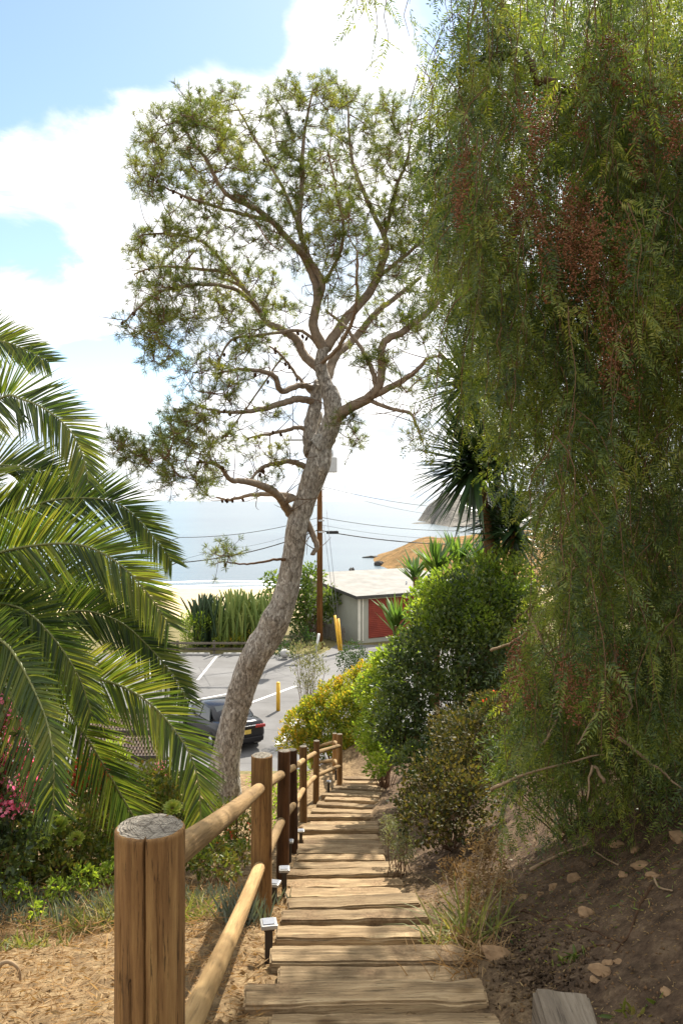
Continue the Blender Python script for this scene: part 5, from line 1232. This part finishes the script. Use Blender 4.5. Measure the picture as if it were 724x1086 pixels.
# ------------------------------------------------------------------ CAR
def car():
    Y = 28.6; rear = Vector((PX(259, Y), Y, LOT)); a = R(32)
    e = empty('parked_car', rear, 'dark grey sedan parked in the lot partly hidden behind the pine trunk', 'car', None, a)      # local +y forward from the rear bumper
    def ring(y, hw, zb, zm, zt, tuck=.06, crown=.03):
        h = [(-hw*.82, zb), (-hw*.97, zb+.12), (-hw, zm), (-hw*.96, zt-.10), (-hw*.86, zt-.015), (-hw*.5, zt+crown*.8), (0, zt+crown), (hw*.5, zt+crown*.8), (hw*.86, zt-.015), (hw*.96, zt-.10), (hw, zm), (hw*.97, zb+.12), (hw*.82, zb)]
        return [Vector((x, y, z)) for x, z in h]
    def loft(rs, mb, mi=0):
        n = len(rs[0]); V = [v for r in rs for v in r]; Fc = []
        for i in range(len(rs)-1):
            for j in range(n-1): Fc.append((i*n+j, (i+1)*n+j, (i+1)*n+j+1, i*n+j+1))
            Fc.append((i*n+n-1, (i+1)*n+n-1, (i+1)*n, i*n))
        Fc.append(tuple(range(n))); Fc.append(tuple(len(V)-1-k for k in range(n))); mb.add(V, Fc, mi, True)
    b = MB()
    loft([ring(-.02, .70, .34, .62, .86), ring(.05, .82, .27, .62, 1.00), ring(.22, .88, .24, .62, 1.06), ring(.6, .91, .22, .6, 1.06), ring(1.1, .925, .20, .6, 1.02), ring(2.2, .93, .20, .6, .97), ring(3.2, .925, .20, .6, .95), ring(3.8, .91, .22, .58, .90), ring(4.3, .87, .24, .55, .80), ring(4.55, .78, .28, .52, .70), ring(4.65, .60, .34, .5, .6)], b)
    bo = b.build('body', M['carpaint'], e, False)
    def gr(y, hw, z0, z1, hwt): return [Vector(p) for p in ((-hw, y, z0), (-hwt*1.02, y, z1-.10), (-hwt*.86, y, z1-.02), (0, y, z1), (hwt*.86, y, z1-.02), (hwt*1.02, y, z1-.10), (hw, y, z0))]
    g = MB(); loft([gr(.50, .70, .98, 1.05, .66), gr(.95, .80, .96, 1.27, .70), gr(1.45, .84, .94, 1.43, .66), gr(2.1, .85, .93, 1.46, .65), gr(2.7, .84, .92, 1.38, .64), gr(3.1, .82, .92, 1.20, .66), gr(3.5, .78, .90, .98, .70)], g)
    g.build('cabin', M['carpaint'], e, False)
    # glass, set proud of the cabin
    def pane(pts, nm): 
        mb = MB(); c = sum((Vector(p) for p in pts), Vector())/len(pts); nn = (Vector(pts[1])-Vector(pts[0])).cross(Vector(pts[2])-Vector(pts[0])).normalized()
        if nn.dot(c - Vector((0, 2, .6))) < 0: nn = -nn
        A = [Vector(p)+nn*.02 for p in pts]; B = [Vector(p)-nn*.04 for p in pts]; k = len(A)
        mb.add(A+B, [tuple(range(k))] + [tuple(2*k-1-i for i in range(k))] + [(i, (i+1) % k, k+(i+1) % k, k+i) for i in range(k)]); mb.build(nm, M['carglass'], e, False)
    pane([(-.62, .60, 1.065), (.62, .60, 1.065), (.56, 1.38, 1.40), (-.56, 1.38, 1.40)], 'rear_window')
    pane([(-.66, 3.38, 1.01), (.66, 3.38, 1.01), (.56, 2.70, 1.36), (-.56, 2.70, 1.36)], 'windscreen')
    for s in (-1, 1):
        pane([(s*.86, 1.05, 1.00), (s*.86, 1.95, .985), (s*.70, 1.95, 1.385), (s*.71, 1.45, 1.36)], 'side_window')
        pane([(s*.86, 2.02, .985), (s*.85, 3.0, .98), (s*.69, 2.66, 1.31), (s*.70, 2.02, 1.385)], 'side_window')
        MB().ell((s*.98, 2.85, 1.02), (.10, .07, .07), 10, 7).build('mirror', M['carpaint'], e, False)
        MB().box((s*.62, -.015, .88), (.40, .09, .11), Matrix.Rotation(-s*.12, 3, 'Z'), bev=.03).build('tail_light', M['redlight'], e, False)
        MB().ell((s*.66, 4.42, .66), (.16, .12, .07), 10, 7).build('headlight', M['chrome'], e, False)
        for y in (.85, 3.72):
            w = MB(); w.tube([(s*.72, y, .33), (s*.74, y, .33), (s*.92, y, .33), (s*.94, y, .33)], [.29, .33, .33, .29], 26); wo = w.build('wheel', M['tyre'], e, False)
            MB().tube([(s*.90, y, .33), (s*.95, y, .33)], [.21, .17], 18).build('rim', M['rim'], wo, False)
    MB().box((0, -.025, .72), (.52, .03, .15), bev=.008).build('number_plate', M['plate'], e, False)
    MB().box((0, .0, .44), (1.5, .12, .20), bev=.05).build('rear_bumper', M['carpaint'], e, False)
    MB().box((0, -.02, .925), (.9, .05, .03), bev=.01).build('trim_strip', M['chrome'], e, False)
car()

# ------------------------------------------------------------------ CAMERA, LIGHT, SKY
cam = bpy.data.cameras.new('camera'); co = bpy.data.objects.new('camera', cam); col.objects.link(co); sc.camera = co
cam.sensor_fit = 'VERTICAL'; cam.sensor_height = 36; cam.lens = F/1086*36; cam.shift_y = -(543-HY)/1086
cam.clip_start = .05; cam.clip_end = 60000; co.location = (0, 0, 0); co.rotation_euler = (R(90), 0, 0)
AZ, EL = R(21), R(49)
sd = Vector((math.sin(AZ)*math.cos(EL), math.cos(AZ)*math.cos(EL), math.sin(EL)))
su = bpy.data.lights.new('sun', 'SUN'); so = bpy.data.objects.new('sun', su); col.objects.link(so)
su.energy = 5.0; su.angle = R(.6); su.color = (1, .94, .84); so.rotation_euler = (-sd).to_track_quat('-Z', 'Y').to_euler()
w = bpy.data.worlds.new('World'); sc.world = w; w.use_nodes = True; nt = w.node_tree; nt.nodes.clear()
def N(t, **k):
    o = nt.nodes.new(t)
    for a, b in k.items(): setattr(o, a, b)
    return o
sky = N('ShaderNodeTexSky', sky_type='NISHITA', sun_disc=False, sun_elevation=EL, sun_rotation=AZ, air_density=1.0, dust_density=.4, ozone_density=1.2)
bg = N('ShaderNodeBackground'); bg.inputs[1].default_value = .105; nt.links.new(sky.outputs[0], bg.inputs[0])
cb = N('ShaderNodeBackground'); cb.inputs[1].default_value = .74
tc = N('ShaderNodeTexCoord'); sx = N('ShaderNodeSeparateXYZ'); nt.links.new(tc.outputs['Generated'], sx.inputs[0])
# cloud layer: direction projected on a flat layer
def mth(op, a, b=None, c=None):
    m = N('ShaderNodeMath', operation=op)
    for i, q in enumerate((a, b, c)):
        if q is None: continue
        if hasattr(q, 'name') and hasattr(q, 'links'): nt.links.new(q, m.inputs[i])
        else: m.inputs[i].default_value = q
    return m.outputs[0]
den = mth('ADD', mth('MAXIMUM', sx.outputs[2], 0.0), .25)
cx_ = mth('DIVIDE', sx.outputs[0], den); cy_ = mth('DIVIDE', sx.outputs[1], den)
cmb = N('ShaderNodeCombineXYZ'); nt.links.new(cx_, cmb.inputs[0]); nt.links.new(cy_, cmb.inputs[1])
cn = N('ShaderNodeTexNoise'); cn.inputs['Scale'].default_value = 4.2; cn.inputs['Detail'].default_value = 9; cn.inputs['Roughness'].default_value = .62; cn.inputs['Distortion'].default_value = .5
nt.links.new(cmb.outputs[0], cn.inputs['Vector'])
def gap(px, py, rad, amt):
    """an opening in the cloud round one direction of the sky"""
    d = Vector(((px-CX)/F, 1, (HY-py)/F)).normalized()
    dt = N('ShaderNodeVectorMath', operation='DISTANCE'); nt.links.new(tc.outputs['Generated'], dt.inputs[0]); dt.inputs[1].default_value = d
    mr = N('ShaderNodeMapRange', interpolation_type='SMOOTHSTEP'); nt.links.new(dt.outputs['Value'], mr.inputs[0])
    mr.inputs[1].default_value = rad*.35; mr.inputs[2].default_value = rad; mr.inputs[3].default_value = amt; mr.inputs[4].default_value = 0
    return mr.outputs[0]
cov = mth('ADD', cn.outputs['Fac'], .30)
for g_ in ((30, -40, .20, .50), (170, -50, .17, .42), (-150, 20, .2, .45), (265, 45, .05, .2), (150, 400, .10, .40), (90, 395, .06, .3), (10, 250, .08, .34), (60, 270, .05, .25), (190, 470, .05, .2), (480, 20, .09, .28), (260, -160, .26, .3)):
    cov = mth('SUBTRACT', cov, gap(*g_))
mr = N('ShaderNodeMapRange', interpolation_type='SMOOTHSTEP'); nt.links.new(cov, mr.inputs[0]); mr.inputs[1].default_value = .42; mr.inputs[2].default_value = .70
mx = N('ShaderNodeMixShader'); nt.links.new(mr.outputs[0], mx.inputs[0]); nt.links.new(bg.outputs[0], mx.inputs[1]); nt.links.new(cb.outputs[0], mx.inputs[2])
cs = N('ShaderNodeTexNoise'); cs.inputs['Scale'].default_value = 3.1; cs.inputs['Detail'].default_value = 8; cs.inputs['Roughness'].default_value = .6; cs.inputs['Distortion'].default_value = .8; nt.links.new(cmb.outputs[0], cs.inputs['Vector'])
cr = N('ShaderNodeValToRGB'); nt.links.new(cs.outputs['Fac'], cr.inputs[0]); e_ = cr.color_ramp.elements; e_[0].position = .36; e_[0].color = (.60, .69, .80, 1); e_[1].position = .56; e_[1].color = (1, .99, .975, 1); nt.links.new(cr.outputs[0], cb.inputs[0])
wo = N('ShaderNodeOutputWorld'); nt.links.new(mx.outputs[0], wo.inputs[0])
vs = sc.view_settings; sc.display_settings.display_device = 'sRGB'; vs.view_transform = 'Standard'; vs.look = 'None'; vs.exposure = 1.12; vs.gamma = 1; vs.use_curve_mapping = False
cy = sc.cycles; cy.max_bounces = 7; cy.diffuse_bounces = 3; cy.transmission_bounces = 4; cy.glossy_bounces = 3; cy.use_denoising = True; cy.use_adaptive_sampling = True
